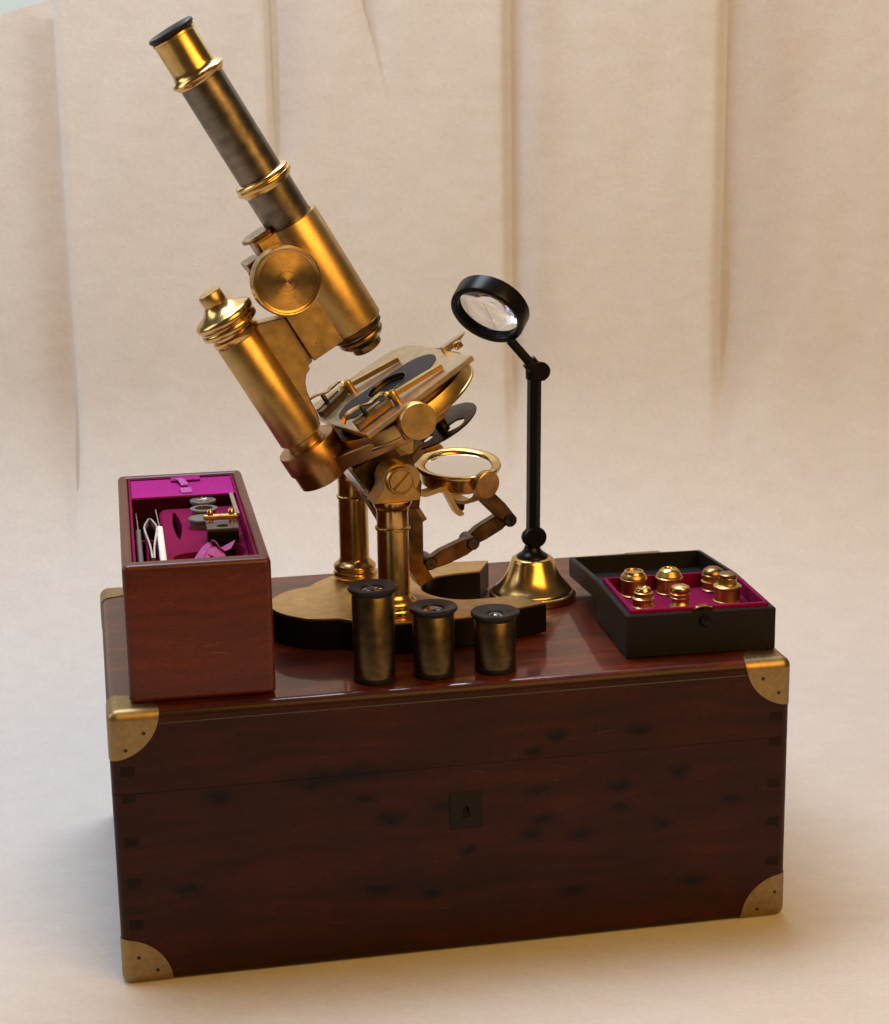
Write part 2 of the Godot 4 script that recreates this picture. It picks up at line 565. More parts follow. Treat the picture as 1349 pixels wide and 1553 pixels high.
func make_backdrop() -> void:
	var xs := []
	var x := -1.0
	while x < 1.0001:
		xs.append(x)
		x += 0.0035 if absf(x) < 0.46 else 0.03
	var vs := []
	var v := 0.0
	while v < 1.9:
		vs.append(v)
		v += 0.012 if v > 0.9 else 0.06
	var crumple := noise(301, 1.0, 3)
	var pts := []
	var end := 1.08 + 0.23 * PI / 2
	for j in vs.size():
		var row := []
		for xx in xs:
			var rim: float = 0.567 + 0.26 * (xx + 0.324)
			rim = clampf(rim, 0.535, 0.78)
			var vmax := end + rim - 0.23
			var vv: float = vs[j] * vmax / 1.9 if vs[j] > 1.2 else vs[j]
			if vs[j] > 1.2:
				vv = 1.2 + (vs[j] - 1.2) * (vmax - 1.2) / (vs[vs.size() - 1] - 1.2)
			var p := sheet_point(xx, vv)
			var h: float = p[0].y
			var d := 0.0
			for f in FOLDS:
				d -= f[2] * groove(xx - f[0] - f[5] * (0.56 - h), f[3], f[4]) * smoothstep(f[1] - 0.06, f[1] + 0.06, h)
			d += 0.004 * crumple.get_noise_2d(xx * 5.0, vv * 2.0) * smoothstep(0.0, 0.3, h)
			row.append([p[0] + p[1] * d, Vector2(xx, vv) * 1.6])
		pts.append(row)
	var mb := MB.new()
	var nor := []
	for j in vs.size():
		var row := []
		for i in xs.size():
			var a: Vector3 = pts[j][mini(i + 1, xs.size() - 1)][0] - pts[j][maxi(i - 1, 0)][0]
			var b: Vector3 = pts[mini(j + 1, vs.size() - 1)][i][0] - pts[maxi(j - 1, 0)][i][0]
			row.append(a.cross(b).normalized())
		nor.append(row)
	for j in vs.size() - 1:
		for i in xs.size() - 1:
			var ps := []
			var ns := []
			var us := []
			for c in [[j, i], [j, i + 1], [j + 1, i + 1], [j + 1, i]]:
				ps.append(pts[c[0]][c[1]][0])
				ns.append(nor[c[0]][c[1]])
				us.append(pts[c[0]][c[1]][1])
			mb.quad(ps, ns, us)
	for f in FOLDS:  # unseen strips behind the sheet, placed to darken its folds
		var last := []
		var rim: float = 0.567 + 0.26 * (f[0] - absf(f[6]) - 0.01 + 0.324) - 0.006
		for k in 41:
			var h: float = lerpf(f[1] - 0.05, minf(0.60, rim), k / 40.0)
			var wd: float = f[6] * smoothstep(f[1] - 0.06, f[1] + 0.10, h)
			var p := sheet_point(f[0] + f[5] * (0.56 - h), end - 0.23 * PI / 2 + 0.23 * acos(1.0 - h / 0.23) if h < 0.23 else end + h - 0.23)
			var a: Vector3 = p[0] - p[1] * (absf(f[2]) * 0.9)
			var b: Vector3 = a + Vector3(wd, 0, 0) - p[1] * absf(wd) * 0.35
			if last:
				var nn := (b - a).cross(Vector3.UP).normalized()
				var uv := Vector2(a.x, h) * 1.6
				mb.quad([last[0], last[1], b, a], [nn, nn, nn, nn], [uv, uv, uv, uv])
			last = [a, b]
	var turn := Transform3D(Basis(Vector3.UP, deg_to_rad(-10.8)), Vector3(0, 0, -0.128))
	var o := obj("backdrop", mb, M.canvas, self, turn)
	o.set_meta("kind", "structure")
	tag(o, "cream canvas sheet hanging in soft vertical folds and sweeping forward under the chest")
	var t := obj("table", MB.new().rbox(Vector3(2.4, 0.04, 1.7), 0.004, turn * at(0, -0.032, 0.1)), M.bone)
	t.set_meta("kind", "structure")
	tag(t, "table top hidden beneath the cream canvas sheet")

# ---------------------------------------------------------------- the chest
func corner_patch(size: Vector3, r: float, corner: Vector3, reach: float, lift: float) -> MB:
	# three quarter discs that wrap a rounded box's corner
	var mb := MB.new()
	var h := size * 0.5
	for ax in 3:
		var a1 := (ax + 1) % 3
		var a2 := (ax + 2) % 3
		var nr := 16
		var na := 20
		var grid := []
		for i in nr + 1:
			var row := []
			var rho := reach * pow(float(i) / nr, 1.4)
			for j in na + 1:
				var th := PI / 2 * j / na
				var q := Vector3.ZERO
				q[ax] = h[ax] * corner[ax]
				q[a1] = corner[a1] * (h[a1] - rho * cos(th))
				q[a2] = corner[a2] * (h[a2] - rho * sin(th))
				var inn := q.clamp(-h + Vector3.ONE * r, h - Vector3.ONE * r)
				var nn := (q - inn).normalized()
				row.append([inn + nn * (r + lift), nn, inn + nn * (r - 0.0004)])
			grid.append(row)
		for i in nr:
			for j in na:
				var ps := []
				var ns := []
				for c in [[i, j], [i + 1, j], [i + 1, j + 1], [i, j + 1]]:
					ps.append(grid[c[0]][c[1]][0])
					ns.append(grid[c[0]][c[1]][1])
				var z := Vector2.ZERO
				mb.quad(ps, ns, [z, z, z, z])
		for j in na:
			var a = grid[nr][j]
			var b = grid[nr][j + 1]
			var o: Vector3 = (a[0] - grid[nr - 1][j][0]).normalized()
			var z := Vector2.ZERO
			mb.quad([a[0], b[0], b[2], a[2]], [o, o, o, o], [z, z, z, z])
	return mb

func make_chest() -> void:
	var t := thing("wooden_chest", "large dark mahogany chest with brass corner plates carrying the microscope", "chest", Vector3(0, 0, -DEPTH / 2))
	var size := Vector3(0.4, TOP, DEPTH)
	var mid := at(0, TOP / 2, 0)
	var split := 0.1170
	# body and lid are halves of one rounded box, a hair apart
	var parts := {"chest_body": [0.0, split - 0.0001], "lid": [split + 0.0001, TOP]}
	for nm in parts:
		var lo: float = parts[nm][0]
		var hi: float = parts[nm][1]
		var mb := half_box(0.4, lo, hi, DEPTH, 0.0055, nm == "lid")
		var o := obj(nm, mb[0], M.chest_front, t)
		if nm == "lid":
			obj("lid_panel", mb[1], M.chest_top, o)
			tag(o, "polished reddish lid of the chest")
		else:
			tag(o, "dark knotted front and sides of the chest")
	# dark line in the seam between body and lid
	obj("seam", MB.new().rbox(Vector3(0.3975, 0.0012, DEPTH - 0.0025), 0.0002, at(0, split, 0), 1), M.dovetail, t)
	# pale stringing below the top edge
	obj("inlay_line", MB.new().rbox(Vector3(0.344, 0.0008, 0.0006), 0.0002, at(0, 0.1576, DEPTH / 2), 1), M.inlay, t)
	var sc := [[Vector2(0.0195, 0.0132), Vector2(0.009, 0.0225)], [Vector2(0.018, 0.011), Vector2(0.008, 0.0205)], [Vector2(0.0093, 0.017), Vector2(0.0197, 0.0083)], [Vector2(0.007, 0.0168), Vector2(0.018, 0.0066)]]
	var k := 0
	for c in [Vector3(-1, 1, 1), Vector3(1, 1, 1), Vector3(-1, -1, 1), Vector3(1, -1, 1), Vector3(-1, 1, -1), Vector3(1, 1, -1)]:
		var b := obj("corner_plate", corner_patch(size, 0.0055, c, 0.0285, 0.0005), M.bracket, t, mid)
		if k < 4:
			for q in sc[k]:
				var x: float = c.x * (0.2 - q.x)
				var y: float = c.y * (TOP / 2 - q.y)
				obj("screw", MB.new().lathe([[0, -0.0005], [0.0011, -0.0005], [0.0011, 0.0001], [0.0008, 0.0003], [0, 0.0003]], facing(x, y, DEPTH / 2 + 0.0005), 14), M.gunmetal, b)
		k += 1
	# dovetails on both front corners
	for s in [-1.0, 1.0]:
		for y in [0.1305, 0.1145, 0.0880, 0.0630, 0.0375]:
			var p := poly([[s * 0.1946, y - 0.0032], [s * 0.1946, y + 0.0032], [s * 0.1868, y + 0.0024], [s * 0.1868, y - 0.0024]])
			obj("dovetail", MB.new().prism(p, DEPTH / 2 - 0.002, DEPTH / 2 + 0.00012), M.dovetail, t)
	# lock plate with its keyhole
	var key := circle(Vector2(0.0017, 0.0900), 0.0016, 14, -PI * 0.28, PI * 1.28)
	key.append_array(poly([[-0.0004, 0.0845], [0.0038, 0.0845]]))
	var lp := obj("lock_plate", MB.new().prism(poly([[-0.0080, 0.0777], [0.0112, 0.0777], [0.0112, 0.1002], [-0.0080, 0.1002]]), DEPTH / 2 - 0.001, DEPTH / 2 + 0.0007, Transform3D(), 0.0003, [key]), M.lock, t)
	obj("keyhole", MB.new().rbox(Vector3(0.006, 0.010, 0.0008), 0.0001, at(0.0017, 0.089, DEPTH / 2), 1), M.black_matt, lp)  # black block stands for the darkness inside the hole

func half_box(w: float, lo: float, hi: float, d: float, r: float, is_lid: bool) -> Array:
	# a box whose outer edges are rounded but whose seam edge is not; the top panel comes apart for its own wood
	var side := MB.new()
	var top := MB.new()
	var h := Vector3(w / 2, TOP / 2, d / 2)
	for f in 6:
		var ax := f / 2
		var sg := 1.0 if f % 2 == 0 else -1.0
		if ax == 1 and (sg > 0) != is_lid:
			continue
		var a1 := (ax + 1) % 3
		var a2 := (ax + 2) % 3
		var g := [MB.ticks(h[a1], r, 5), MB.ticks(h[a2], r, 5)]
		for e in 2:
			if [a1, a2][e] == 1:
				var cut := []
				for q in g[e]:
					if q + TOP / 2 > lo and q + TOP / 2 < hi:
						cut.append(q)
				if is_lid:
					cut.push_front(lo - TOP / 2)
					if cut[-1] < h.y: cut.append(h.y)
				else:
					cut.append(hi - TOP / 2)
					if cut[0] > -h.y: cut.push_front(-h.y)
				g[e] = cut
		for i in g[0].size() - 1:
			for j in g[1].size() - 1:
				var ps := []
				var ns := []
				var us := []
				for c in [[i, j], [i + 1, j], [i + 1, j + 1], [i, j + 1]]:
					var q := Vector3.ZERO
					q[ax] = h[ax] * sg
					q[a1] = g[0][c[0]]
					q[a2] = g[1][c[1]]
					var inn := q.clamp(-h + Vector3.ONE * r, h - Vector3.ONE * r)
					var nn := (q - inn).normalized()
					var pp := inn + nn * r + Vector3(0, TOP / 2, 0)
					ps.append(pp)
					ns.append(nn)
					us.append(Vector2(pp.x, pp.y) if ax == 2 else (Vector2(pp.x, pp.z) if ax == 1 else Vector2(pp.z, pp.y)))
				(top if ax == 1 and is_lid else side).quad(ps, ns, us)
	return [side, top]

# ---------------------------------------------------------------- the microscope
func make_microscope() -> void:
	var t := thing("microscope", "tilted antique brass microscope on a horseshoe foot with two pillars", "microscope", Vector3(-0.0306, TOP, -0.1224), 0.1326)
	# --- foot
	var half := [[-0.067, 0.0], [-0.0655, 0.010], [-0.0605, 0.0205], [-0.052, 0.0295], [-0.0425, 0.0345], [-0.0335, 0.0368]]
	var flank := spline2([[-0.0325, 0.0375], [-0.022, 0.0485], [-0.008, 0.0575], [0.010, 0.0615], [0.035, 0.0625], [0.062, 0.0600], [0.0955, 0.0525]], false, 5)
	var slot := spline2([[0.0815, 0.0300], [0.064, 0.0300], [0.050, 0.0275], [0.0405, 0.0205], [0.0345, 0.0105], [0.0322, 0.0]], false, 5)
	var side := spline2(half, false, 4)
	side.append_array(flank)
	side.append_array(slot)
	var out := side.duplicate()
	for i in range(side.size() - 2, 0, -1):
		out.append(Vector2(side[i].x, -side[i].y))
	var foot := obj("foot", MB.new().prism(out, 0.0006, 0.0188, PLAN, 0.0006), M.black, t)
	tag(foot, "black lacquered sides of the horseshoe foot")
	obj("foot_plate", MB.new().prism(MB.inset(out if MB.area(out) > 0 else reversed2(out), 0.0003), 0.0186, 0.0200, PLAN, 0.0003), M.satin, foot)
	# --- pillars
	for s in [1.0, -1.0]:
		var z: float = 0.0437 * s
		var pf := [[0, 0.0198], [0.0132, 0.0198], [0.0132, 0.0208], [0.0128, 0.0212], [0.0138, 0.0222], [0.0143, 0.0240], [0.0138, 0.0258], [0.0128, 0.0266], [0.0128, 0.0272], [0.0138, 0.0280], [0.0139, 0.0290], [0.0132, 0.0304], [0.0115, 0.0318], [0.0102, 0.0332], [0.0097, 0.0350],
			[0.0096, 0.0740], [0.0105, 0.0745], [0.0107, 0.0752], [0.0105, 0.0759], [0.0096, 0.0764], [0.0095, 0.0850], [0.0098, 0.0858], [0.0098, 0.0866], [0.0106, 0.0880], [0.0118, 0.0905], [0.0122, 0.0925], [0, 0.0928]]
		obj("pillar", MB.new().lathe(pf, at(0, 0, z)), M.brass, t)
		var ear := poly([[-0.0135, 0.0925], [-0.0100, 0.0975], [-0.0080, 0.1010]])
		ear.append_array(circle(Vector2(0.0015, 0.1060), 0.0096, 18, PI * 1.08, -PI * 0.08))
		ear.append_array(poly([[0.0112, 0.1010], [0.0150, 0.0970], [0.0150, 0.0925]]))
		var e := obj("bracket", MB.new().prism(ear, z - 0.0085, z + 0.0085, Transform3D(), 0.0004), M.lacquer, t)
		var sm := MB.new()
		sm.lathe([[0, 0.0], [0.0086, 0.0], [0.0086, 0.0022], [0.0078, 0.0032], [0.0074, 0.0032], [0.0074, 0.0024], [0, 0.0024]], Transform3D(), 40)
		for hs in [1.0, -1.0]:
			var cut := circle(Vector2.ZERO, 0.0070, 22, 0.075, PI - 0.075)
			sm.prism(cut, 0.0020, 0.0040, Transform3D(Basis(Vector3(1, 0, 0), -PI / 2) * Basis(Vector3(0, 0, 1), deg_to_rad(45) + (0.0 if hs > 0 else PI)), Vector3.ZERO), 0.0003)
		obj("screw", sm, M.lacquer, e, facing(0.0022, 0.1060, z + 0.0085 * s, s))
	# --- everything above swings with the tube
	var tf := Transform3D(Basis(Vector3(0, 0, 1), deg_to_rad(30.61)), Vector3(-0.054, 0.2697, 0))
	var hinge := poly([[-0.052, -0.1575], [-0.022, -0.1575], [-0.0165, -0.170], [-0.020, -0.190], [-0.030, -0.203], [-0.049, -0.188]])
	var hb := obj("hinge_block", MB.new().prism(hinge, -0.0240, 0.0240, Transform3D(), 0.0008), M.umber, t, tf)
	obj("hinge_cheek", MB.new().prism(poly([[-0.0535, -0.156], [-0.0505, -0.156], [-0.0478, -0.189], [-0.0508, -0.189]]), -0.020, 0.020, Transform3D(), 0.0003), M.steel, hb)
	for k in 4:
		obj("hinge_stripe", MB.new().lathe([[0, 0.0238], [0.0098, 0.0238], [0.0098, 0.0251], [0.0094, 0.0255], [0, 0.0255]], facing(-0.029, -0.1785, 0.0022 * k), 32), M.brass, hb)  # brass discs standing in for bright reflected stripes
	obj("tail_bar", MB.new().prism(poly([[-0.052, -0.184], [-0.030, -0.203], [-0.0300, -0.217], [-0.0437, -0.2399], [-0.0441, -0.2531], [-0.0539, -0.2522]]), -0.008, 0.008, Transform3D(), 0.0004), M.umber, t, tf)
	obj("slide_bar", MB.new().rbox(Vector3(0.0036, 0.034, 0.009), 0.0004, at(-0.0284, -0.2020, 0.0), 2), M.brown, t, tf)
	# --- stage support
	var arm := circle(Vector2(-0.0640, 0), 0.0168, 24, PI * 0.60, PI * 1.40)
	arm.append_array(poly([[-0.058, -0.0150], [-0.026, -0.0390], [-0.012, -0.0455], [0.010, -0.0440], [0.022, -0.030], [0.022, 0.030], [0.010, 0.0440], [-0.012, 0.0455], [-0.026, 0.0390], [-0.058, 0.0150]]))
	obj("stage_arm", MB.new().prism(arm, -0.1570, -0.1474, PLAN, 0.0005), M.copper, t, tf)
	obj("limb_foot", MB.new().lathe([[0, -0.1592], [0.0155, -0.1592], [0.0176, -0.1580], [0.0178, -0.1475], [0.0190, -0.1470], [0.0190, -0.1345], [0.0186, -0.1338], [0.0120, -0.1338], [0.0118, -0.1330], [0, -0.1330]], at(-0.0638, 0, 0)), M.copper, t, tf)
	# --- stage
	obj("stage_drum", MB.new().lathe([[0, -0.1530], [0.0470, -0.1530], [0.0480, -0.1524], [0.0480, -0.1512], [0.0474, -0.1508], [0.0474, -0.1436], [0.0470, -0.1428], [0.0400, -0.1428]], Transform3D(), 96), M.satin, t, tf)
	obj("shaded_drum_neck", MB.new().lathe([[0.0469, -0.1427], [0.0425, -0.1426], [0.0420, -0.1366], [0, -0.1366]], Transform3D(), 80), M.umber, t, tf)  # umber colour carries the shade of the recess under the plate
	var plate := [[-0.0375, 0.0570], [0.0425, 0.0475], [0.0340, -0.028], [0.0315, -0.041], [0.0280, -0.0500], [0.0200, -0.0560], [0.010, -0.0578], [-0.0400, -0.0565], [-0.0445, -0.0510], [-0.0462, -0.031], [-0.0441, 0.0025]]
	var bore := circle(Vector2(-0.0030, 0.0020), 0.0142, 36)
	var sp := obj("stage_plate", MB.new().prism(poly(plate), -0.1368, -0.1332, PLAN, 0.0005, [bore]), M.stage, t, tf)
	var glass_in := circle(Vector2(-0.0200, 0.0030), 0.0185, 20, PI * 0.5, PI * 1.5)
	glass_in.append_array(circle(Vector2(0.0125, 0.0050), 0.0190, 20, -PI * 0.5, PI * 0.5))
	obj("stage_inlay", MB.new().prism(glass_in, -0.1334, -0.1328, PLAN, 0.0, [circle(Vector2(-0.0030, 0.0020), 0.0142, 36)]), M.slate, sp)
	obj("stage_well", MB.new().lathe([[0.0141, -0.1340], [0.0141, -0.1327], [0.0139, -0.1324], [0.0132, -0.1324], [0.0130, -0.1328], [0.0130, -0.1345]], at(-0.0030, 0, 0.0020)), M.gunmetal, sp)
	obj("well_shade", MB.new().lathe([[0, -0.1366], [0.0141, -0.1366], [0.0141, -0.1362], [0, -0.1362]], at(-0.0030, 0, 0.0020)), M.black_matt, sp)  # black disc in place of the darkness down the stage hole
	# spring clips
	for c in [
		{"a": Vector3(-0.0195, -0.1302, -0.0331), "b": Vector3(0.0167, -0.1314, -0.0245), "h0": Vector3(-0.0440, -0.1305, -0.0190), "h1": Vector3(-0.0215, -0.1305, -0.0315)},
		{"a": Vector3(-0.0093, -0.1302, 0.0355), "b": Vector3(0.0255, -0.1314, 0.0380), "h0": Vector3(-0.0376, -0.1305, 0.0427), "h1": Vector3(-0.0125, -0.1305, 0.0395)}]:
		var a: Vector3 = c.a
		var b: Vector3 = c.b
		var cl := obj("stage_clip", MB.new().strip([a + Vector3(-0.004, 0.0022, 0), a + Vector3(0, 0.0010, 0), b + Vector3(0, 0.0006, 0)], Vector3(0, 0, 1), 0.0044, 0.0030), M.satin, t, tf)
		var h0: Vector3 = c.h0
		var h1: Vector3 = c.h1
		obj("clip_holder", MB.new().strip([h0, h1], Vector3(0, 0, 1), 0.0050, 0.0040), M.sleeve, cl)
		obj("holder_rail", MB.new().strip([h0.lerp(h1, 0.05) + Vector3(-0.001, 0.001, -0.0058), h0.lerp(h1, 0.85) + Vector3(-0.001, 0.001, -0.0058)], Vector3(0, 0, 1), 0.0028, 0.003), M.stage, cl)
		var q := h1 + Vector3(0.0005, 0, 0)
		obj("clip_spring", MB.new().strip(spline([q + Vector3(0.0020, 0.0035, 0), q + Vector3(-0.0010, 0.0066, -0.001), q + Vector3(-0.0055, 0.0062, -0.003), q + Vector3(-0.0110, 0.0048, -0.006), q + Vector3(-0.0180, 0.0060, -0.009), q + Vector3(-0.0250, 0.0050, -0.012), q + Vector3(-0.0290, 0.0012, -0.0145)]), Vector3(0.3, 0, 1), 0.0036, 0.0011), M.brass, cl)
		obj("clip_screw", MB.new().lathe([[0, -0.006], [0.0024, -0.006], [0.0026, 0.0], [0.0024, 0.0022], [0.0018, 0.0030], [0, 0.0031]], Transform3D(Basis(), q + Vector3(0.0030, 0.0028, 0.001)), 20), M.lacquer, cl)
		obj("clip_pin", MB.new().lathe([[0, 0], [0.0015, 0], [0.0015, 0.0075], [0.0011, 0.0082], [0, 0.0082]], Transform3D(Basis(), h0.lerp(h1, 0.35) + Vector3(0, 0.0005, -0.002)), 16), M.gunmetal, cl)
	obj("stage_knob", MB.new().lathe([[0, 0.0455], [0.0062, 0.0455], [0.0062, 0.0495], [0.0106, 0.0495], [0.0112, 0.0501], [0.0112, 0.0585], [0.0108, 0.0591], [0, 0.0592]], facing(-0.0076, -0.1443, 0)), M.satin, t, tf)
	obj("knob_mount", MB.new().rbox(Vector3(0.020, 0.011, 0.008), 0.0006, at(-0.0085, -0.1480, 0.0455), 2), M.copper, t, tf)
	var fin := poly([[0.0360, -0.1345], [0.0365, -0.1300], [0.0545, -0.1303], [0.0450, -0.1345]])
	obj("stage_lever", MB.new().prism(fin, 0.0075, 0.0125, Transform3D(), 0.0003), M.stage, t, tf)
	obj("lever_stud", MB.new().lathe([[0, -0.1335], [0.0028, -0.1335], [0.0028, -0.1305], [0.0020, -0.1296], [0, -0.1295]], at(0.0445, 0, 0.0200), 20), M.brass, t, tf)
	# --- limb: pillar of the fine adjustment and the slide
	obj("fine_focus_column", MB.new().lathe([[0, -0.1335], [0.0112, -0.1335], [0.0112, -0.1285], [0.0135, -0.1283], [0.0141, -0.1277], [0.0141, -0.0567], [0.0137, -0.0560], [0.0122, -0.0557], [0, -0.0557]], at(-0.0638, 0, 0)), M.lacquer, t, tf)
	var ff := obj("fine_focus_knob", MB.new().lathe([[0, -0.0540], [0.0143, -0.0540], [0.0149, -0.0532], [0.0149, -0.0502], [0.0143, -0.0496], [0.0128, -0.0494], [0.0128, -0.0470], [0.0164, -0.0468], [0.0178, -0.0460], [0.0182, -0.0446], [0.0178, -0.0430], [0.0170, -0.0424], [0.0170, -0.0418], [0.0182, -0.0410], [0.0187, -0.0394], [0.0186, -0.0376], [0.0178, -0.0366],
		[0.0165, -0.0358], [0.0135, -0.0346], [0.0105, -0.0328], [0.0085, -0.0308], [0.0076, -0.0292], [0, -0.0292]], at(-0.0634, -0.0022, 0), 64), M.brass, t, tf)
	obj("knob_stem", MB.new().lathe([[0, -0.0300], [0.0070, -0.0300], [0.0072, -0.0295], [0.0072, -0.0225], [0.0066, -0.0217], [0, -0.0216]], at(-0.0634, -0.0022, 0), 40), M.lacquer, ff)
	var limb := poly([[-0.0638, -0.0560], [-0.0518, -0.0534], [-0.0341, -0.0605], [-0.0341, -0.0922], [-0.0376, -0.0931], [-0.0381, -0.0954], [-0.0416, -0.0969], [-0.0446, -0.1004], [-0.0469, -0.1059], [-0.0481, -0.1129], [-0.0490, -0.1215], [-0.0510, -0.1275], [-0.0638, -0.1275]])
	obj("limb", MB.new().prism(limb, -0.0068, 0.0068, Transform3D(), 0.0006), M.satin, t, tf)
	obj("slide_block", MB.new().prism(poly([[-0.0338, -0.0912], [-0.0120, -0.0912], [-0.0120, -0.0140], [-0.0245, -0.0140], [-0.0245, -0.0250], [-0.0338, -0.0330]]), -0.0125, 0.0125, Transform3D(), 0.0005), M.satin, t, tf)
	var rk := obj("rack_housing", MB.new().prism(poly([[-0.0265, -0.0235], [-0.0140, -0.0235], [-0.0140, -0.0128], [-0.0265, -0.0128]]), -0.0095, 0.0095, Transform3D(), 0.0005), M.brown, t, tf)
	var capp := circle(Vector2(-0.0215, 0.0), 0.0095, 20, PI * 0.5, PI * 1.5)
	capp.append_array(poly([[-0.0140, -0.0095], [-0.0140, 0.0095]]))
	obj("rack_cap", MB.new().prism(capp, -0.0128, -0.0106, PLAN, 0.0005), M.brown, rk)
	obj("rack_clamp", MB.new().prism(poly([[-0.0370, -0.0265], [-0.0280, -0.0265], [-0.0280, -0.0215], [-0.0370, -0.0215]]), -0.0085, 0.0085, Transform3D(), 0.0005), M.brown, rk)
	obj("clamp_screw", MB.new().lathe([[0, 0], [0.0030, 0], [0.0030, 0.004], [0, 0.0042]], Transform3D(Basis(Vector3(0, 0, 1), PI / 2), Vector3(-0.0340, -0.0300, 0.004)), 20), M.gunmetal, rk)
	obj("pinion_housing", MB.new().prism(poly([[-0.0360, -0.0520], [-0.0140, -0.0520], [-0.0140, -0.0265], [-0.0360, -0.0265]]), -0.0125, 0.0145, Transform3D(), 0.0008), M.brown, t, tf)
	obj("pinion_end", MB.new().lathe([[0, 0.0120], [0.0100, 0.0120], [0.0105, 0.0125], [0.0105, 0.0190], [0.0100, 0.0196], [0, 0.0197]], facing(-0.0245, -0.0382, 0, -1.0)), M.brass, t, tf)
	for s in [1.0]:
		obj("coarse_focus_knob", MB.new().lathe([[0, 0.0140], [0.0065, 0.0140], [0.0065, 0.0190], [0.0188, 0.0190], [0.0200, 0.0198], [0.0205, 0.0206], [0.0205, 0.0288], [0.0202, 0.0300], [0.0194, 0.0306], [0.0188, 0.0304], [0.0183, 0.0297], [0.0172, 0.0293], [0.0170, 0.0290], [0.0167, 0.0293], [0.0061, 0.0293], [0.0058, 0.0289], [0.0055, 0.0293], [0.0018, 0.0294], [0.0014, 0.0291], [0, 0.0291]], facing(-0.0245, -0.0382, 0, s), 72, 30.0), M.brushed, t, tf)
	# --- tube
	obj("body_tube", MB.new().lathe([[0, -0.0905], [0.0174, -0.0905], [0.0180, -0.0899], [0.0180, -0.0156], [0.0176, -0.0149], [0.0150, -0.0149], [0.0149, -0.03]], Transform3D(), 72), M.lacquer, t, tf)
	obj("nosepiece_ring", MB.new().lathe([[0.0120, -0.0945], [0.0160, -0.0945], [0.0164, -0.0940], [0.0164, -0.0907], [0.0150, -0.0905]]), M.umber, t, tf)
	obj("nosepiece", MB.new().lathe([[0, -0.1030], [0.0055, -0.1040], [0.0062, -0.1070], [0.0082, -0.1072], [0.0094, -0.1062], [0.0097, -0.1040], [0.0097, -0.1030], [0.0120, -0.1018], [0.0136, -0.1002], [0.0146, -0.0988], [0.0147, -0.0976], [0.0140, -0.0964], [0.0134, -0.0960], [0.0134, -0.0944], [0, -0.0944]], Transform3D(), 64), M.brown, t, tf)
	obj("outer_draw_tube", MB.new().lathe([[0.0146, -0.030], [0.0146, 0.0098], [0.0138, 0.0100]], Transform3D(), 64), M.bronze, t, tf)
	obj("collar", MB.new().lathe([[0.0140, 0.0082], [0.0153, 0.0086], [0.0158, 0.0098], [0.0160, 0.0106], [0.0173, 0.0110], [0.0178, 0.0120], [0.0176, 0.0132], [0.0168, 0.0137], [0.0167, 0.0141], [0.0173, 0.0146], [0.0174, 0.0157], [0.0166, 0.0166], [0.0152, 0.0170], [0.0136, 0.0172]], Transform3D(), 64), M.brass, t, tf)
	obj("draw_tube", MB.new().lathe([[0.0137, 0.0100], [0.0137, 0.0830]], Transform3D(), 64), M.bronze, t, tf)
	var ey := obj("eyepiece_sleeve", MB.new().lathe([[0.0135, 0.0798], [0.0148, 0.0803], [0.0152, 0.0815], [0.0163, 0.0824], [0.0168, 0.0836], [0.0163, 0.0848], [0.0150, 0.0856], [0.0140, 0.0866], [0.0134, 0.0882], [0.0132, 0.0900], [0.0132, 0.1078], [0.0138, 0.1083], [0.0138, 0.1096], [0.0128, 0.1100], [0, 0.1100]], Transform3D(), 64), M.brass, t, tf)
	obj("eyepiece_cap", MB.new().lathe([[0.0120, 0.1098], [0.0136, 0.1102], [0.0144, 0.1112], [0.0144, 0.1124], [0.0138, 0.1131], [0.0110, 0.1126], [0.0075, 0.1112], [0.0055, 0.1104], [0, 0.1104]], Transform3D(), 56), M.ebonite, ey)
	obj("eye_lens", MB.new().lathe([[0.0070, 0.1105], [0.0045, 0.1112], [0.0022, 0.1116], [0, 0.1117]], Transform3D(), 32), M.lens, ey)
	# --- below the stage
	obj("diaphragm_wheel", MB.new().prism(circle(Vector2(0.0115, 0.0100), 0.0245, 56), -0.1727, -0.1715, PLAN, 0.0003, [circle(Vector2(0.0165, 0.0225), 0.0072, 28), circle(Vector2(-0.0006, 0.0150), 0.0042, 24)]), M.gunmetal, t, tf)
	obj("wheel_pivot", MB.new().lathe([[0, -0.1755], [0.0040, -0.1755], [0.0040, -0.1570], [0, -0.1570]], at(0.0115, 0, 0.0100), 24), M.gunmetal, t, tf)
	obj("wedge_block", MB.new().prism(poly([[-0.0240, -0.1565], [-0.0225, -0.1680], [-0.0148, -0.1710], [-0.0100, -0.1640], [-0.0090, -0.1565]]), 0.0170, 0.0240, Transform3D(), 0.0004), M.satin, t, tf)
	obj("substage_arm", MB.new().prism(poly([[-0.036, -0.1830], [-0.021, -0.1785], [-0.0085, -0.1755], [-0.0060, -0.1700], [-0.0105, -0.1700], [-0.0215, -0.1740], [-0.036, -0.1730]]), 0.0120, 0.0230, Transform3D(), 0.0005), M.brown, t, tf)
	var lever := spline([Vector3(0.0150, 0.0985, 0.019), Vector3(0.0205, 0.0935, 0.019), Vector3(0.0265, 0.0885, 0.019), Vector3(0.0330, 0.0893, 0.019), Vector3(0.0385, 0.0905, 0.019), Vector3(0.0425, 0.0872, 0.019), Vector3(0.0462, 0.0800, 0.019), Vector3(0.0495, 0.0742, 0.019), Vector3(0.0522, 0.0748, 0.019)], 5)
	obj("substage_lever", MB.new().strip(lever, Vector3(0, 0, 1), 0.0085, 0.0030), M.lacquer, t)
	# mirror linkage
	var j := [Vector2(0.0354, 0.0396), Vector2(0.0638, 0.0497), Vector2(0.0890, 0.0624), Vector2(0.0690, 0.0830)]
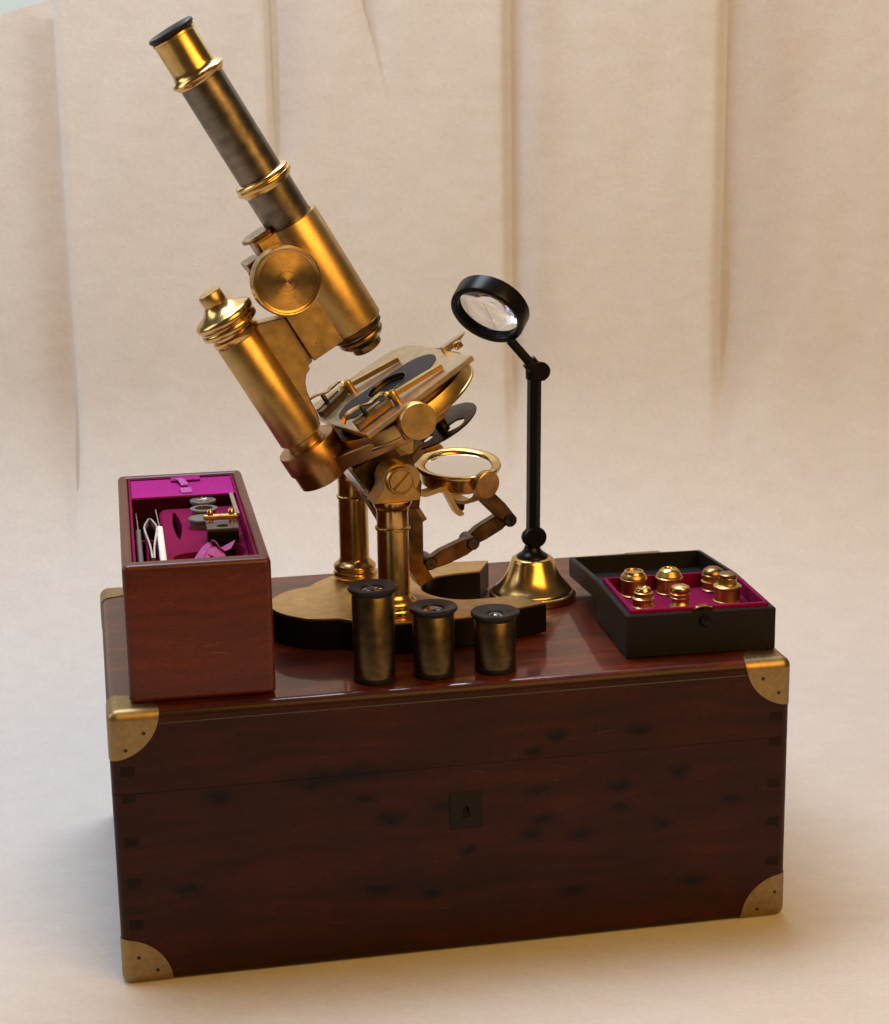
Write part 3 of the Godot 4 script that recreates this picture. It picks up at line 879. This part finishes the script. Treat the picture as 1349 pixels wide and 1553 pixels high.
	for k in 3:
		var a: Vector2 = j[k]
		var b: Vector2 = j[k + 1]
		var d := (b - a).normalized()
		var nn := Vector2(-d.y, d.x)
		var link := poly([a - nn * 0.0040 - d * 0.003, a + d * 0.010 - nn * 0.0056, b - d * 0.006 - nn * 0.0056, b + d * 0.003 - nn * 0.0034, b + d * 0.004 + nn * 0.0018, b - d * 0.003 + nn * 0.0046, a + d * 0.009 + nn * 0.0046, a - d * 0.004 + nn * 0.0020])
		var zo := 0.0035 if k % 2 == 0 else -0.0035
		var l := obj("mirror_arm", MB.new().prism(link, zo - 0.0038, zo + 0.0038, Transform3D(), 0.0007), M.umber, t)
		obj("pivot", MB.new().lathe([[0, -0.0085], [0.0036, -0.0085], [0.0043, -0.0078], [0.0043, 0.0078], [0.0036, 0.0085], [0.0010, 0.0085], [0.0008, 0.0080], [0, 0.0080]], facing(a.x, a.y, 0), 28), M.gunmetal, l)
	# mirror: gimbal axis from the far left knob to the near right knob
	var ax := (Vector3(0.0655, 0.0924, 0.0295) - Vector3(0.0490, 0.1010, -0.0295)).normalized()
	var up := (Vector3(-0.10, 1.0, -0.08) - ax * Vector3(-0.10, 1.0, -0.08).dot(ax)).normalized()
	var mx := Transform3D(Basis(up.cross(ax).normalized(), up, ax), Vector3(0.0572, 0.0997, 0.0))
	var mr := obj("mirror_ring", MB.new().lathe([[0, -0.0115], [0.0215, -0.0115], [0.0240, -0.0095], [0.0250, -0.0020], [0.0266, -0.0012], [0.0270, 0.0004], [0.0265, 0.0016], [0.0250, 0.0020], [0.0222, 0.0010], [0.0212, 0.0002], [0.0208, -0.0006], [0.0206, -0.0012]], Transform3D(), 72), M.brass, t, mx)
	obj("mirror_glass", MB.new().lathe([[0.0209, -0.0006], [0.0150, -0.0009], [0.0080, -0.0011], [0, -0.0012]], Transform3D(), 56), M.mirror, mr)
	for s in [1.0, -1.0]:
		obj("mirror_knob", MB.new().lathe([[0, 0.0235], [0.0040, 0.0235], [0.0040, 0.0275], [0.0084, 0.0277], [0.0088, 0.0282], [0.0088, 0.0322], [0.0083, 0.0327], [0, 0.0327]], facing(0, -0.0030, 0, s)), M.satin, mr)
	var yoke := []
	for k in 17:
		var a := PI * k / 16.0
		yoke.append(Vector3(0, -0.0030 - 0.0200 * sin(a), 0.0262 * cos(a)))
	obj("mirror_fork", MB.new().strip(yoke, Vector3(1, 0, 0), 0.0075, 0.0022), M.satin, mr)
	obj("fork_stem", MB.new().lathe([[0, -0.0300], [0.0040, -0.0300], [0.0045, -0.0240], [0.0045, -0.0228], [0, -0.0225]], Transform3D(), 24), M.gunmetal, mr)

func reversed2(p: PackedVector2Array) -> PackedVector2Array:
	var q := p.duplicate()
	q.reverse()
	return q

# ---------------------------------------------------------------- the other things
func make_magnifier() -> void:
	var t := thing("magnifier_stand", "standing magnifying glass with black ring and rod on a bell shaped brass base", "magnifier", Vector3(0.0810, TOP, -0.1603))
	var b := obj("bell_base", MB.new().lathe([[0, 0.0], [0.0282, 0.0], [0.0288, 0.0006], [0.0288, 0.0042], [0.0280, 0.0050], [0.0268, 0.0053], [0.0268, 0.0062], [0.0262, 0.0070], [0.0240, 0.0086], [0.0215, 0.0112], [0.0192, 0.0142], [0.0172, 0.0178], [0.0156, 0.0215], [0.0142, 0.0255], [0.0136, 0.0272], [0.0128, 0.0278], [0, 0.0280]], Transform3D(), 80), M.brass, t)
	obj("base_collar", MB.new().lathe([[0, 0.0276], [0.0100, 0.0276], [0.0105, 0.0284], [0.0100, 0.0296], [0.0075, 0.0312], [0.0058, 0.0330], [0.0050, 0.0355], [0, 0.0356]], Transform3D(), 40), M.black, b)
	var ball := MB.new()
	ball.lathe([[0, -0.0062], [0.0030, -0.0055], [0.0054, -0.0030], [0.0062, 0.0], [0.0054, 0.0030], [0.0030, 0.0055], [0, 0.0062]], at(-0.0012, 0.0415, 0), 28, 70.0)
	ball.lathe([[0, 0.0030], [0.0066, 0.0030], [0.0070, 0.0035], [0.0070, 0.0062], [0.0064, 0.0068], [0.0022, 0.0068], [0.0018, 0.0062], [0, 0.0062]], facing(0.0012, 0.0425, 0), 32)
	obj("lower_joint", ball, M.black, t)
	var rod := PackedVector2Array()
	for k in 6:
		rod.append(Vector2(cos(TAU * k / 6 + 0.3), sin(TAU * k / 6 + 0.3)) * 0.0046)
	obj("rod", MB.new().prism(rod, 0.0440, 0.1490, PLAN * Transform3D(Basis(), Vector3.ZERO), 0.0004), M.black, t, Transform3D(Basis(Vector3(0, 0, 1), -0.013), Vector3.ZERO))
	var top := MB.new()
	top.lathe([[0, 0.1465], [0.0052, 0.1465], [0.0056, 0.1475], [0.0056, 0.1530], [0.0048, 0.1540], [0, 0.1542]], at(0.0018, 0, 0), 24)
	top.lathe([[0, 0.0030], [0.0058, 0.0030], [0.0062, 0.0035], [0.0062, 0.0066], [0.0056, 0.0072], [0, 0.0072]], facing(0.0050, 0.1520, -0.001), 32)
	obj("upper_joint", top, M.black, t)
	# ring, tipped towards the stage
	var c := Vector3(0.0528, 0.3552, -0.1620) - t.position
	var n := Vector3(-0.5213, -0.6199, 0.5822).normalized()
	var yb := -n
	var xb := yb.cross(Vector3(0, 0, 1)).normalized()
	var rf := Transform3D(Basis(xb, yb, xb.cross(yb)), c)
	var low := Vector3(0.0030, 0.1525, 0.0)
	var dirc := (c - low)
	var edge := low + dirc.normalized() * (dirc.length() - 0.0235)
	obj("neck", MB.new().tube([low, low.lerp(edge, 0.30), low.lerp(edge, 0.32), edge + dirc.normalized() * 0.001], 0.0031), M.black, t)
	obj("neck_collar", MB.new().tube([low.lerp(edge, 0.10), low.lerp(edge, 0.30)], 0.0050), M.black, t)
	var ring := obj("lens_ring", MB.new().lathe([[0.0205, -0.0006], [0.0212, -0.0016], [0.0228, -0.0020], [0.0246, -0.0014], [0.0250, 0.0000], [0.0250, 0.0100], [0.0244, 0.0107], [0.0215, 0.0102], [0.0210, 0.0096], [0.0210, 0.0080], [0.0207, 0.0060], [0.0205, -0.0006]], Transform3D(), 80), M.black, t, rf)
	var lens := []
	for k in 9:
		var a := float(k) / 8.0
		lens.append([0.0208 * a, 0.0012 + 0.0040 * a * a])
	for k in 9:
		var a := 1.0 - float(k) / 8.0
		lens.append([0.0208 * a, 0.0098 - 0.0040 * a * a])
	obj("lens", MB.new().lathe(lens, Transform3D(), 64), M.glass, ring)

func make_eyepieces() -> void:
	var rows := [
		[-0.0465, -0.0221, 0.0565, "tallest dark eyepiece with black rim, leftmost of the three before the foot", 0.0124],
		[-0.0113, -0.0231, 0.0417, "middle sized dark eyepiece with black rim, between the tall and the short one", 0.0124],
		[0.0252, -0.0227, 0.0360, "shortest brown eyepiece with black rim, standing right of the other two", 0.0124]]
	var k := 0
	for e in rows:
		var h: float = e[2]
		var t := thing("eyepiece", e[3], "eyepiece", Vector3(e[0], TOP, e[1]), 0.0, "spare eyepieces standing in front of the microscope")
		obj("sleeve", MB.new().lathe([[0, 0.0004], [0.0116, 0.0004], [0.0122, 0.0010], [0.0122, h - 0.0050], [0.0115, h - 0.0040], [0, h - 0.0040]], Transform3D(), 56), M.sleeve, t)
		obj("foot_ring", MB.new().lathe([[0, 0.0], [0.0120, 0.0], [0.0124, 0.0006], [0.0124, 0.0028], [0.0122, 0.0034], [0.0110, 0.0036]], Transform3D(), 56), M.ebonite, t)
		var cap := obj("cap", MB.new().lathe([[0.0100, h - 0.0056], [0.0121, h - 0.0046], [0.0124, h - 0.0036], [0.0131, h - 0.0028], [0.0140, h - 0.0024], [0.0143, h - 0.0019], [0.0142, h - 0.0006], [0.0136, h], [0.0118, h - 0.0002], [0.0085, h - 0.0009], [[0.0070, 0.0068, 0.0048][k], h - 0.0014], [[0.0066, 0.0064, 0.0044][k], h - 0.0024], [0, h - 0.0024]], Transform3D(), 64), M.ebonite, t)
		var lr: float = [0.0066, 0.0064, 0.0043][k]
		obj("eye_lens", MB.new().lathe([[lr, h - 0.0025], [lr * 0.7, h - 0.0017], [lr * 0.35, h - 0.0012], [0, h - 0.0011]], Transform3D(), 36), M.lens, cap)
		if k == 2:
			var tm := TextMesh.new()
			var f := SystemFont.new()
			f.font_names = PackedStringArray(["Droid Sans"])
			tm.font = f
			tm.text = "2"
			tm.font_size = 16
			tm.pixel_size = 0.00016
			tm.depth = 0.00012
			var o := MeshInstance3D.new()
			o.name = "engraved_number"
			o.mesh = tm
			o.material_override = M.bone
			o.transform = Transform3D(Basis(Vector3(1, 0, 0), -PI / 2), Vector3(0.0012, h + 0.0001, 0.0108))
			cap.add_child(o, true)
		k += 1

func make_accessory_box() -> void:
	var turn := deg_to_rad(-0.8)
	var c := Vector3(-0.146, TOP, -0.0098)
	var fr := Transform3D(Basis(Vector3.UP, turn), c)
	var t := thing("accessory_box", "open mahogany box lined with magenta velvet standing at the left of the chest", "box", c, turn)
	var hh := 0.0805
	var zb := -0.231
	# four walls with rounded outer edges and a floor
	var wl := 0.0066
	obj("front_wall", MB.new().rbox(Vector3(0.0822, hh, 0.0115), 0.0036, at(0, hh / 2, -0.00575)), M.box_wood, t)
	obj("back_wall", MB.new().rbox(Vector3(0.0822, hh, 0.0075), 0.0034, at(0, hh / 2, zb + 0.00375)), M.box_wood, t)
	for s in [-1.0, 1.0]:
		obj("side_wall", MB.new().rbox(Vector3(wl, hh - 0.0006, -zb - 0.0030), 0.0031, at(s * (0.0411 - wl / 2), hh / 2, zb / 2)), M.box_wood, t)
	obj("bottom", MB.new().rbox(Vector3(0.076, 0.006, 0.224), 0.001, at(0, 0.0045, zb / 2), 2), M.box_wood, t)
	# lining: thin velvet standing a little below the rim
	var x0 := -0.0344
	var x1 := 0.0344
	var z0 := -0.2230
	var z1 := -0.0118
	var lin_o := poly([[x0, z0], [x1, z0], [x1, z1], [x0, z1]])
	var lin_i := poly([[x0 + 0.0014, z0 + 0.0014], [x1 - 0.0014, z0 + 0.0014], [x1 - 0.0014, z1 - 0.0014], [x0 + 0.0014, z1 - 0.0014]])
	obj("lining", MB.new().prism(lin_o, 0.0075, 0.0792, PLAN, 0.0, [lin_i]), M.velvet, t)
	obj("lining_floor", MB.new().rbox(Vector3(0.067, 0.002, 0.209), 0.0005, at(0, 0.0205, (z0 + z1) / 2), 1), M.velvet_shaded, t)
	# silk flap over the back compartment, dipping to its front edge
	var flap := MB.new()
	var path := []
	for k in 11:
		var q := k / 10.0
		path.append(Vector3(0.0, 0.0790 - 0.0010 * sin(q * PI) - 0.0004 * q, lerpf(-0.2165, -0.1690, q)))
	flap.strip(path, Vector3(1, 0, 0), 0.0655, 0.0010)
	var fl := obj("silk_flap", flap, M.silk, t)
	obj("flap_edge", MB.new().strip([Vector3(0, 0.0782, -0.1685), Vector3(0, 0.0400, -0.1685)], Vector3(1, 0, 0), 0.0655, 0.0010), M.velvet_shaded, fl)
	obj("flap_tab", MB.new().strip([Vector3(0.003, 0.0809, -0.2155), Vector3(0.003, 0.0801, -0.2080)], Vector3(1, 0, 0), 0.0190, 0.0008), M.silk, fl)
	var rb := MB.new()
	rb.strip(spline([Vector3(-0.0015, 0.0809, -0.2110), Vector3(0.0005, 0.0812, -0.2030), Vector3(0.0020, 0.0799, -0.1955)], 4), Vector3(1, 0, 0.2), 0.0046, 0.0004)
	rb.strip(spline([Vector3(0.0025, 0.0793, -0.1900), Vector3(0.0020, 0.0803, -0.1835), Vector3(0.0026, 0.0793, -0.1760)], 4), Vector3(1, 0, -0.1), 0.0068, 0.0004)
	obj("ribbon", rb, M.ribbon, fl)
	# velvet pad on the right, cut out for the fittings
	var px0 := -0.0162
	var pad := poly([[px0, -0.1600], [px0 + 0.0015, -0.1640], [px0 + 0.005, -0.1660], [0.0328, -0.1660], [0.0328, -0.0135], [px0, -0.0135]])
	var lens_cut := spline2([[-0.0072, -0.1560], [-0.0040, -0.1350], [-0.0035, -0.1150], [-0.0062, -0.0860], [-0.0085, -0.1100], [-0.0088, -0.1350]], true, 4)
	var pit := spline2([[-0.0115, -0.0430], [-0.0080, -0.0520], [0.0030, -0.0560], [0.0095, -0.0610], [0.0140, -0.0700], [0.0230, -0.0720], [0.0290, -0.0640], [0.0300, -0.0480], [0.0230, -0.0340], [0.0100, -0.0300], [-0.0060, -0.0320]], true, 4)
	obj("velvet_pad", MB.new().prism(pad, 0.0200, 0.0715, PLAN, 0.0014, [lens_cut, pit]), M.velvet, t)
	obj("pad_floor", MB.new().rbox(Vector3(0.0470, 0.0010, 0.150), 0.0003, at(0.0083, 0.0600, -0.0900), 1), M.velvet_shaded, t)
	# dividers of the instrument slots
	for e in [[-0.0255, 0.0], [-0.0190, 0.0]]:
		obj("slot_divider", MB.new().rbox(Vector3(0.0016, 0.048, 0.100), 0.0006, at(e[0], 0.0440, -0.0640), 2), M.velvet, t)
	obj("front_pillow", MB.new().rbox(Vector3(0.018, 0.044, 0.0035), 0.001, at(-0.0245, 0.0430, -0.1145), 2), M.velvet, t)
	# crumpled ribbon in the front of the pit
	var cr := MB.new()
	cr.strip(spline([Vector3(0.0010, 0.0710, -0.0330), Vector3(0.0060, 0.0760, -0.0420), Vector3(0.0110, 0.0790, -0.0450), Vector3(0.0165, 0.0755, -0.0400), Vector3(0.0205, 0.0775, -0.0470)], 5), Vector3(0.3, 0.2, 1), 0.0110, 0.0004)
	cr.strip(spline([Vector3(0.0030, 0.0725, -0.0300), Vector3(0.0090, 0.0772, -0.0360), Vector3(0.0150, 0.0745, -0.0310), Vector3(0.0180, 0.0720, -0.0300)], 5), Vector3(0.1, -0.3, 1), 0.0100, 0.0004)
	obj("crumpled_ribbon", cr, M.ribbon, t)

	# --- what lies in the box, each a thing of its own
	var tw := MB.new()
	for s in [-1.0, 1.0]:
		tw.strip(spline([Vector3(0.0006 * s, 0.0690, -0.0280), Vector3(0.0012 * s, 0.0700, -0.0520), Vector3(0.0034 * s, 0.0712, -0.0820), Vector3(0.0036 * s, 0.0716, -0.0930), Vector3(0.0016 * s, 0.0712, -0.1080), Vector3(0.0004 * s, 0.0706, -0.1160)], 6), Vector3(0, 1, 0), 0.0042, 0.0010)
	put_thing("tweezers", tw, M.nickel, "pale bowed tweezers in the middle slot of the velvet box", "tweezers", fr, Vector3(-0.0228, 0.0022, -0.014))
	var sc := thing("scalpel", "white handled scalpel beside the tweezers in the velvet box", "scalpel", fr * Vector3(-0.0173, 0.0722, -0.030), turn)
	obj("handle", MB.new().rbox(Vector3(0.0040, 0.0034, 0.082), 0.0012, at(0, 0, -0.043), 3), M.bone, sc)
	obj("blade", MB.new().strip([Vector3(0, 0, -0.084), Vector3(-0.0006, 0.0004, -0.104), Vector3(-0.0012, 0.0010, -0.124)], Vector3(0, 1, 0), 0.0028, 0.0006), M.steel, sc)
	var nd := thing("dissecting_needle", "grey handled needle against the left lining of the velvet box", "needle", fr * Vector3(-0.0302, 0.0716, -0.030), turn)
	obj("handle", MB.new().rbox(Vector3(0.0034, 0.0034, 0.080), 0.0014, at(0, 0, -0.042), 3), M.grey, nd)
	obj("needle_tip", MB.new().tube([Vector3(0, 0, -0.080), Vector3(-0.0006, 0.0008, -0.124)], 0.0006, 8), M.steel, nd)
	var discs := [
		[Vector3(0.0118, 0.0715, -0.1640 + 0.002), "grey disc with pale centre nearest the silk flap", "disc", 0],
		[Vector3(0.0112, 0.0715, -0.1400), "open grey ring between two discs in the velvet box", "ring", 1],
		[Vector3(0.0086, 0.0715, -0.1150), "plain grey disc half under the brass bar", "disc", 2]]
	for e in discs:
		var at_: Vector3 = e[0]
		var d := thing("fitting_" + e[2], e[1], e[2], fr * at_, turn, "round fittings in the velvet box")
		if e[3] == 1:
			obj("rim", MB.new().lathe([[0.0056, 0.0], [0.0074, 0.0], [0.0074, 0.0042], [0.0086, 0.0044], [0.0086, 0.0056], [0.0056, 0.0058], [0.0054, 0.0]], Transform3D(), 40), M.grey, d)
		else:
			obj("rim", MB.new().lathe([[0, 0.0], [0.0072, 0.0], [0.0072, 0.0040], [0.0084, 0.0042], [0.0084, 0.0054], [0.0080, 0.0058], [0, 0.0058]], Transform3D(), 40), M.grey, d)
		if e[3] == 0:
			obj("centre", MB.new().lathe([[0.0, 0.0052], [0.0042, 0.0055], [0.0042, 0.0064], [0.0034, 0.0066], [0.0030, 0.0060], [0, 0.0060]], Transform3D(), 32), M.steel, d)
	# prism holder: black block, grey top with a hole, brass bar on two posts, steel arm
	var ph := thing("prism_holder", "black block with a brass bar and steel arm standing in the velvet pit", "instrument", fr * Vector3(0.0190, 0.0600, -0.0790), turn)
	obj("block", MB.new().rbox(Vector3(0.0185, 0.0200, 0.0180), 0.0012, at(0, 0.0100, 0), 3), M.black, ph)
	var tp := obj("top_plate", MB.new().prism(poly([[-0.0092, -0.0105], [0.0092, -0.0105], [0.0092, 0.0090], [-0.0092, 0.0090]]), 0.0200, 0.0212, PLAN, 0.0002, [circle(Vector2(0.0, 0.0030), 0.0036, 24)]), M.grey, ph)
	obj("hole", MB.new().lathe([[0, 0.0], [0.0036, 0.0], [0.0036, 0.0003], [0, 0.0003]], at(0, 0.0200, 0.0030), 24), M.black_matt, tp)  # black disc painted for the dark inside the hole
	var br := obj("brass_bar", MB.new().rbox(Vector3(0.0205, 0.0032, 0.0042), 0.0012, at(-0.0004, 0.0244, -0.0070), 3), M.brass, ph)
	for s in [-0.0066, 0.0060]:
		obj("post", MB.new().lathe([[0, 0.0205], [0.0016, 0.0205], [0.0016, 0.0255], [0.0019, 0.0258], [0.0019, 0.0284], [0.0014, 0.0290], [0, 0.0290]], at(s, 0, -0.0070), 20), M.brass, br)
	obj("steel_arm", MB.new().strip([Vector3(0.0098, 0.0250, -0.0065), Vector3(0.0098, 0.0240, -0.0350), Vector3(0.0106, 0.0205, -0.0800)], Vector3(1, 0, 0), 0.0024, 0.0020), M.steel, ph)
	put_thing("brass_button", MB.new().lathe([[0, 0], [0.0038, 0], [0.0040, 0.0006], [0.0034, 0.0016], [0.0016, 0.0020], [0, 0.0021]], Transform3D(), 28), M.brass, "small brass button left in the velvet pit beside the pink ribbon", "button", fr, Vector3(-0.0056, 0.0665, -0.0400))

func put_thing(called: String, mb: MB, mat: Material, label: String, category: String, fr: Transform3D, p: Vector3) -> void:
	var o := obj(called, mb, mat, self, fr * Transform3D(Basis(), p))
	tag(o, label, category)

func make_objective_case() -> void:
	var turn := deg_to_rad(-2.4)
	var c := Vector3(0.1045, TOP, -0.0219)
	var fr := Transform3D(Basis(Vector3.UP, turn), c)
	var t := thing("objective_case", "small black leather case lying open with six brass objectives in magenta velvet", "case", c, turn)
	var w := 0.0915
	var d := 0.0790
	var h := 0.0268
	var outer := poly([[0, 0], [w, 0], [w, -d], [0, -d]])
	var inner := poly([[0.0032, -0.0032], [w - 0.0032, -0.0032], [w - 0.0032, -d + 0.0032], [0.0032, -d + 0.0032]])
	obj("tray", MB.new().prism(outer, 0.0004, h, PLAN, 0.0007, [inner]), M.leather, t)
	obj("tray_floor", MB.new().rbox(Vector3(w - 0.005, 0.018, d - 0.005), 0.0006, at(w / 2, 0.0112, -d / 2), 1), M.velvet, t)
	var liner := poly([[0.0034, -0.0034], [w - 0.0034, -0.0034], [w - 0.0034, -d + 0.0034], [0.0034, -d + 0.0034]])
	var liner_i := poly([[0.0058, -0.0058], [w - 0.0058, -0.0058], [w - 0.0058, -d + 0.0058], [0.0058, -d + 0.0058]])
	obj("velvet_rim", MB.new().prism(liner, 0.0190, h + 0.0022, PLAN, 0.0004, [liner_i]), M.velvet, t)
	# lid folded back, its rim level with the tray's at the hinge
	var lf := Transform3D(Basis(Vector3(1, 0, 0), deg_to_rad(-4.6)), Vector3(0, h, -d - 0.0008))
	var lo := poly([[0, 0], [w, 0], [w, -d], [0, -d]])
	var li := poly([[0.0030, -0.0030], [w - 0.0030, -0.0030], [w - 0.0030, -d + 0.0030], [0.0030, -d + 0.0030]])
	var lid := obj("lid", MB.new().prism(lo, -0.0135, -0.0002, PLAN, 0.0007, [li]), M.leather, t, lf)
	obj("lid_panel", MB.new().rbox(Vector3(w - 0.004, 0.0020, d - 0.004), 0.0005, at(w / 2, -0.0124, -d / 2), 1), M.black_matt, lid)
	obj("hinge_cloth", MB.new().rbox(Vector3(w - 0.010, 0.0012, 0.0060), 0.0004, at(w / 2, h - 0.0012, -d - 0.0003), 1), M.velvet, t)
	# clasp and push button at the front
	var tabp := circle(Vector2(0.0465, 0.0), 0.0062, 20, PI, TAU)
	tabp.append_array(poly([[0.0527, 0.0012], [0.0403, 0.0012]]))
	var tb := obj("clasp", MB.new().prism(tabp, -0.0004, 0.0012, Transform3D(Basis(Vector3(1, 0, 0), Vector3(0, -0.75, -0.75).normalized(), Vector3(0, -0.75, 0.75).normalized()), Vector3(0, h + 0.0012, -0.0010)), 0.0003), M.brass, t)
	tag(tb, "half round brass clasp tab")
	obj("button", MB.new().lathe([[0, 0], [0.0034, 0], [0.0034, 0.0012], [0.0026, 0.0024], [0, 0.0028]], facing(0.0480, 0.0212, 0.0), 28), M.black, t)
	# objectives: their own profile each
	var fl := 0.0203
	var rows := [
		[0.0205, -0.0635, "wide brass objective with flat dark top at the back left", [[0, 0], [0.0082, 0], [0.0084, 0.0006], [0.0078, 0.0010], [0.0078, 0.0092], [0.0083, 0.0096], [0.0084, 0.0108], [0.0078, 0.0112], [0.0082, 0.0118], [0.0080, 0.0126], [0.0070, 0.0138], [0.0062, 0.0146], [0.0060, 0.0156], [0.0048, 0.0158], [0.0046, 0.0152], [0, 0.0152]]],
		[0.0434, -0.0640, "wide brass objective tapering to a ringed lens at the back middle", [[0, 0], [0.0080, 0], [0.0082, 0.0006], [0.0076, 0.0010], [0.0076, 0.0086], [0.0084, 0.0090], [0.0086, 0.0102], [0.0078, 0.0108], [0.0080, 0.0116], [0.0072, 0.0128], [0.0060, 0.0146], [0.0046, 0.0158], [0.0034, 0.0160], [0.0030, 0.0154], [0, 0.0153]]],
		[0.0718, -0.0640, "domed objective with two flanges at the back right", [[0, 0], [0.0072, 0], [0.0074, 0.0008], [0.0068, 0.0014], [0.0068, 0.0044], [0.0076, 0.0050], [0.0076, 0.0062], [0.0064, 0.0068], [0.0062, 0.0082], [0.0070, 0.0088], [0.0072, 0.0102], [0.0066, 0.0108], [0.0068, 0.0114], [0.0060, 0.0132], [0.0040, 0.0146], [0, 0.0150]]],
		[0.0736, -0.0394, "stepped brass objective with wide base at the front right", [[0, 0], [0.0086, 0], [0.0088, 0.0006], [0.0080, 0.0010], [0.0078, 0.0080], [0.0086, 0.0086], [0.0088, 0.0098], [0.0078, 0.0106], [0.0060, 0.0110], [0.0057, 0.0118], [0.0058, 0.0148], [0.0054, 0.0154], [0.0060, 0.0158], [0.0058, 0.0172], [0.0048, 0.0178], [0, 0.0180]]],
		[0.0199, -0.0374, "small three tiered objective at the front left", [[0, 0], [0.0072, 0], [0.0074, 0.0006], [0.0068, 0.0012], [0.0066, 0.0038], [0.0070, 0.0044], [0.0070, 0.0058], [0.0060, 0.0064], [0.0056, 0.0068], [0.0058, 0.0082], [0.0058, 0.0094], [0.0050, 0.0098], [0.0048, 0.0112], [0.0040, 0.0122], [0.0026, 0.0126], [0.0022, 0.0122], [0, 0.0122]]],
		[0.0419, -0.0330, "slender objective with flared bright foot behind the clasp", [[0, 0], [0.0066, 0], [0.0068, 0.0006], [0.0058, 0.0020], [0.0048, 0.0036], [0.0048, 0.0042], [0.0060, 0.0048], [0.0062, 0.0064], [0.0058, 0.0068], [0.0060, 0.0072], [0.0062, 0.0086], [0.0056, 0.0092], [0.0058, 0.0098], [0.0060, 0.0114], [0.0054, 0.0128], [0.0036, 0.0138], [0, 0.0142]]]]
	for e in rows:
		var o := thing("objective", e[2], "objective", fr * Vector3(e[0], fl, e[1]), turn, "brass objectives in the black case")
		var pf: Array = e[3]
		var cut := pf.size() * 2 / 3
		obj("barrel", MB.new().lathe(pf.slice(0, cut + 1), Transform3D(), 48, 35.0), M.lacquer, o)
		obj("nose", MB.new().lathe(pf.slice(cut), Transform3D(), 48, 35.0), M.brass if e[0] < 0.05 else M.brown, o)

# ---------------------------------------------------------------- scene
func area_light(called: String, at_: Vector3, to: Vector3, size: Vector2, energy: float, color: Color) -> void:
	var l := AreaLight3D.new()
	l.name = called
	add_child(l, true)
	l.area_size = size
	l.area_normalize_energy = true
	l.light_energy = energy
	l.light_color = color
	l.shadow_enabled = true
	l.set("area_range", 8.0)
	l.look_at_from_position(at_, to, Vector3.UP if absf((to - at_).normalized().y) < 0.99 else Vector3.FORWARD)

func _ready() -> void:
	var cam := Camera3D.new()
	cam.name = "camera"
	cam.fov = 30.861
	cam.near = 0.05
	cam.far = 20.0
	cam.transform = Transform3D(Basis(Vector3(0.98138, -0.01642, 0.19137), Vector3(0.06188, 0.97025, -0.23408), Vector3(-0.18183, 0.24157, 0.95320)).orthonormalized(), Vector3(-0.19630, 0.51863, 0.98710))
	var optics := CameraAttributesPhysical.new()
	optics.frustum_focal_length = 43.48
	optics.frustum_focus_distance = 1.11
	optics.frustum_near = 0.05
	optics.frustum_far = 20.0
	optics.exposure_aperture = 12.0
	cam.attributes = optics
	add_child(cam, true)
	cam.current = true
	var env := Environment.new()
	env.background_mode = Environment.BG_COLOR
	env.background_color = lin(0.075, 0.060, 0.045)
	env.tonemap_mode = Environment.TONE_MAPPER_LINEAR
	env.tonemap_exposure = 1.0
	env.sdfgi_enabled = true
	env.ssao_enabled = true
	env.ssil_enabled = true
	var we := WorldEnvironment.new()
	we.name = "world"
	we.environment = env
	add_child(we, true)
	# a tall window behind the canvas; the other lights stand out of view
	var turn := Basis(Vector3.UP, deg_to_rad(-10.8))
	var pane := StandardMaterial3D.new()
	pane.albedo_color = Color(0.1, 0.1, 0.1)
	pane.emission_enabled = true
	pane.emission = lin(0.93, 1.0, 0.93)
	pane.emission_energy_multiplier = 0.64
	var wc := turn * Vector3(0, 1.05, -1.05) + Vector3(0, 0, -0.128)
	var win := obj("window", MB.new().rbox(Vector3(2.2, 2.1, 0.01), 0.002, Transform3D(turn, wc), 1), pane)
	win.set_meta("kind", "structure")
	tag(win, "pale bright window behind the canvas, a sliver of it showing at the top left corner")
	area_light("window_daylight", wc + turn * Vector3(0, 0, 0.02), wc + turn * Vector3(0, 0, 1.0), Vector2(2.2, 2.1), 0.8, Color(0.95, 0.97, 1.0))
	area_light("unseen_light_above", Vector3(-0.18, 1.55, -0.47), Vector3(-0.04, 0.0, -0.14), Vector2(1.2, 0.5), 2.95, Color(0.89, 0.94, 1.0))  # out of view, placed to light the floor and the chest top
	area_light("unseen_left_light", Vector3(-1.35, 0.80, -0.30), Vector3(-0.1, 0.0, -0.15), Vector2(0.6, 0.9), 0.55, Color(0.93, 0.95, 1.0))  # out of view, placed to brighten the floor left of the chest
	area_light("unseen_room_lamp", Vector3(0.42, 0.98, 0.95), Vector3(0, 0.05, -0.02), Vector2(1.0, 0.9), 1.6, Color(1.0, 0.775, 0.41))  # out of view, placed to warm the front floor and the brass

	make_materials()
	make_backdrop()
	make_chest()
	make_microscope()
	make_magnifier()
	make_eyepieces()
	make_accessory_box()
	make_objective_case()
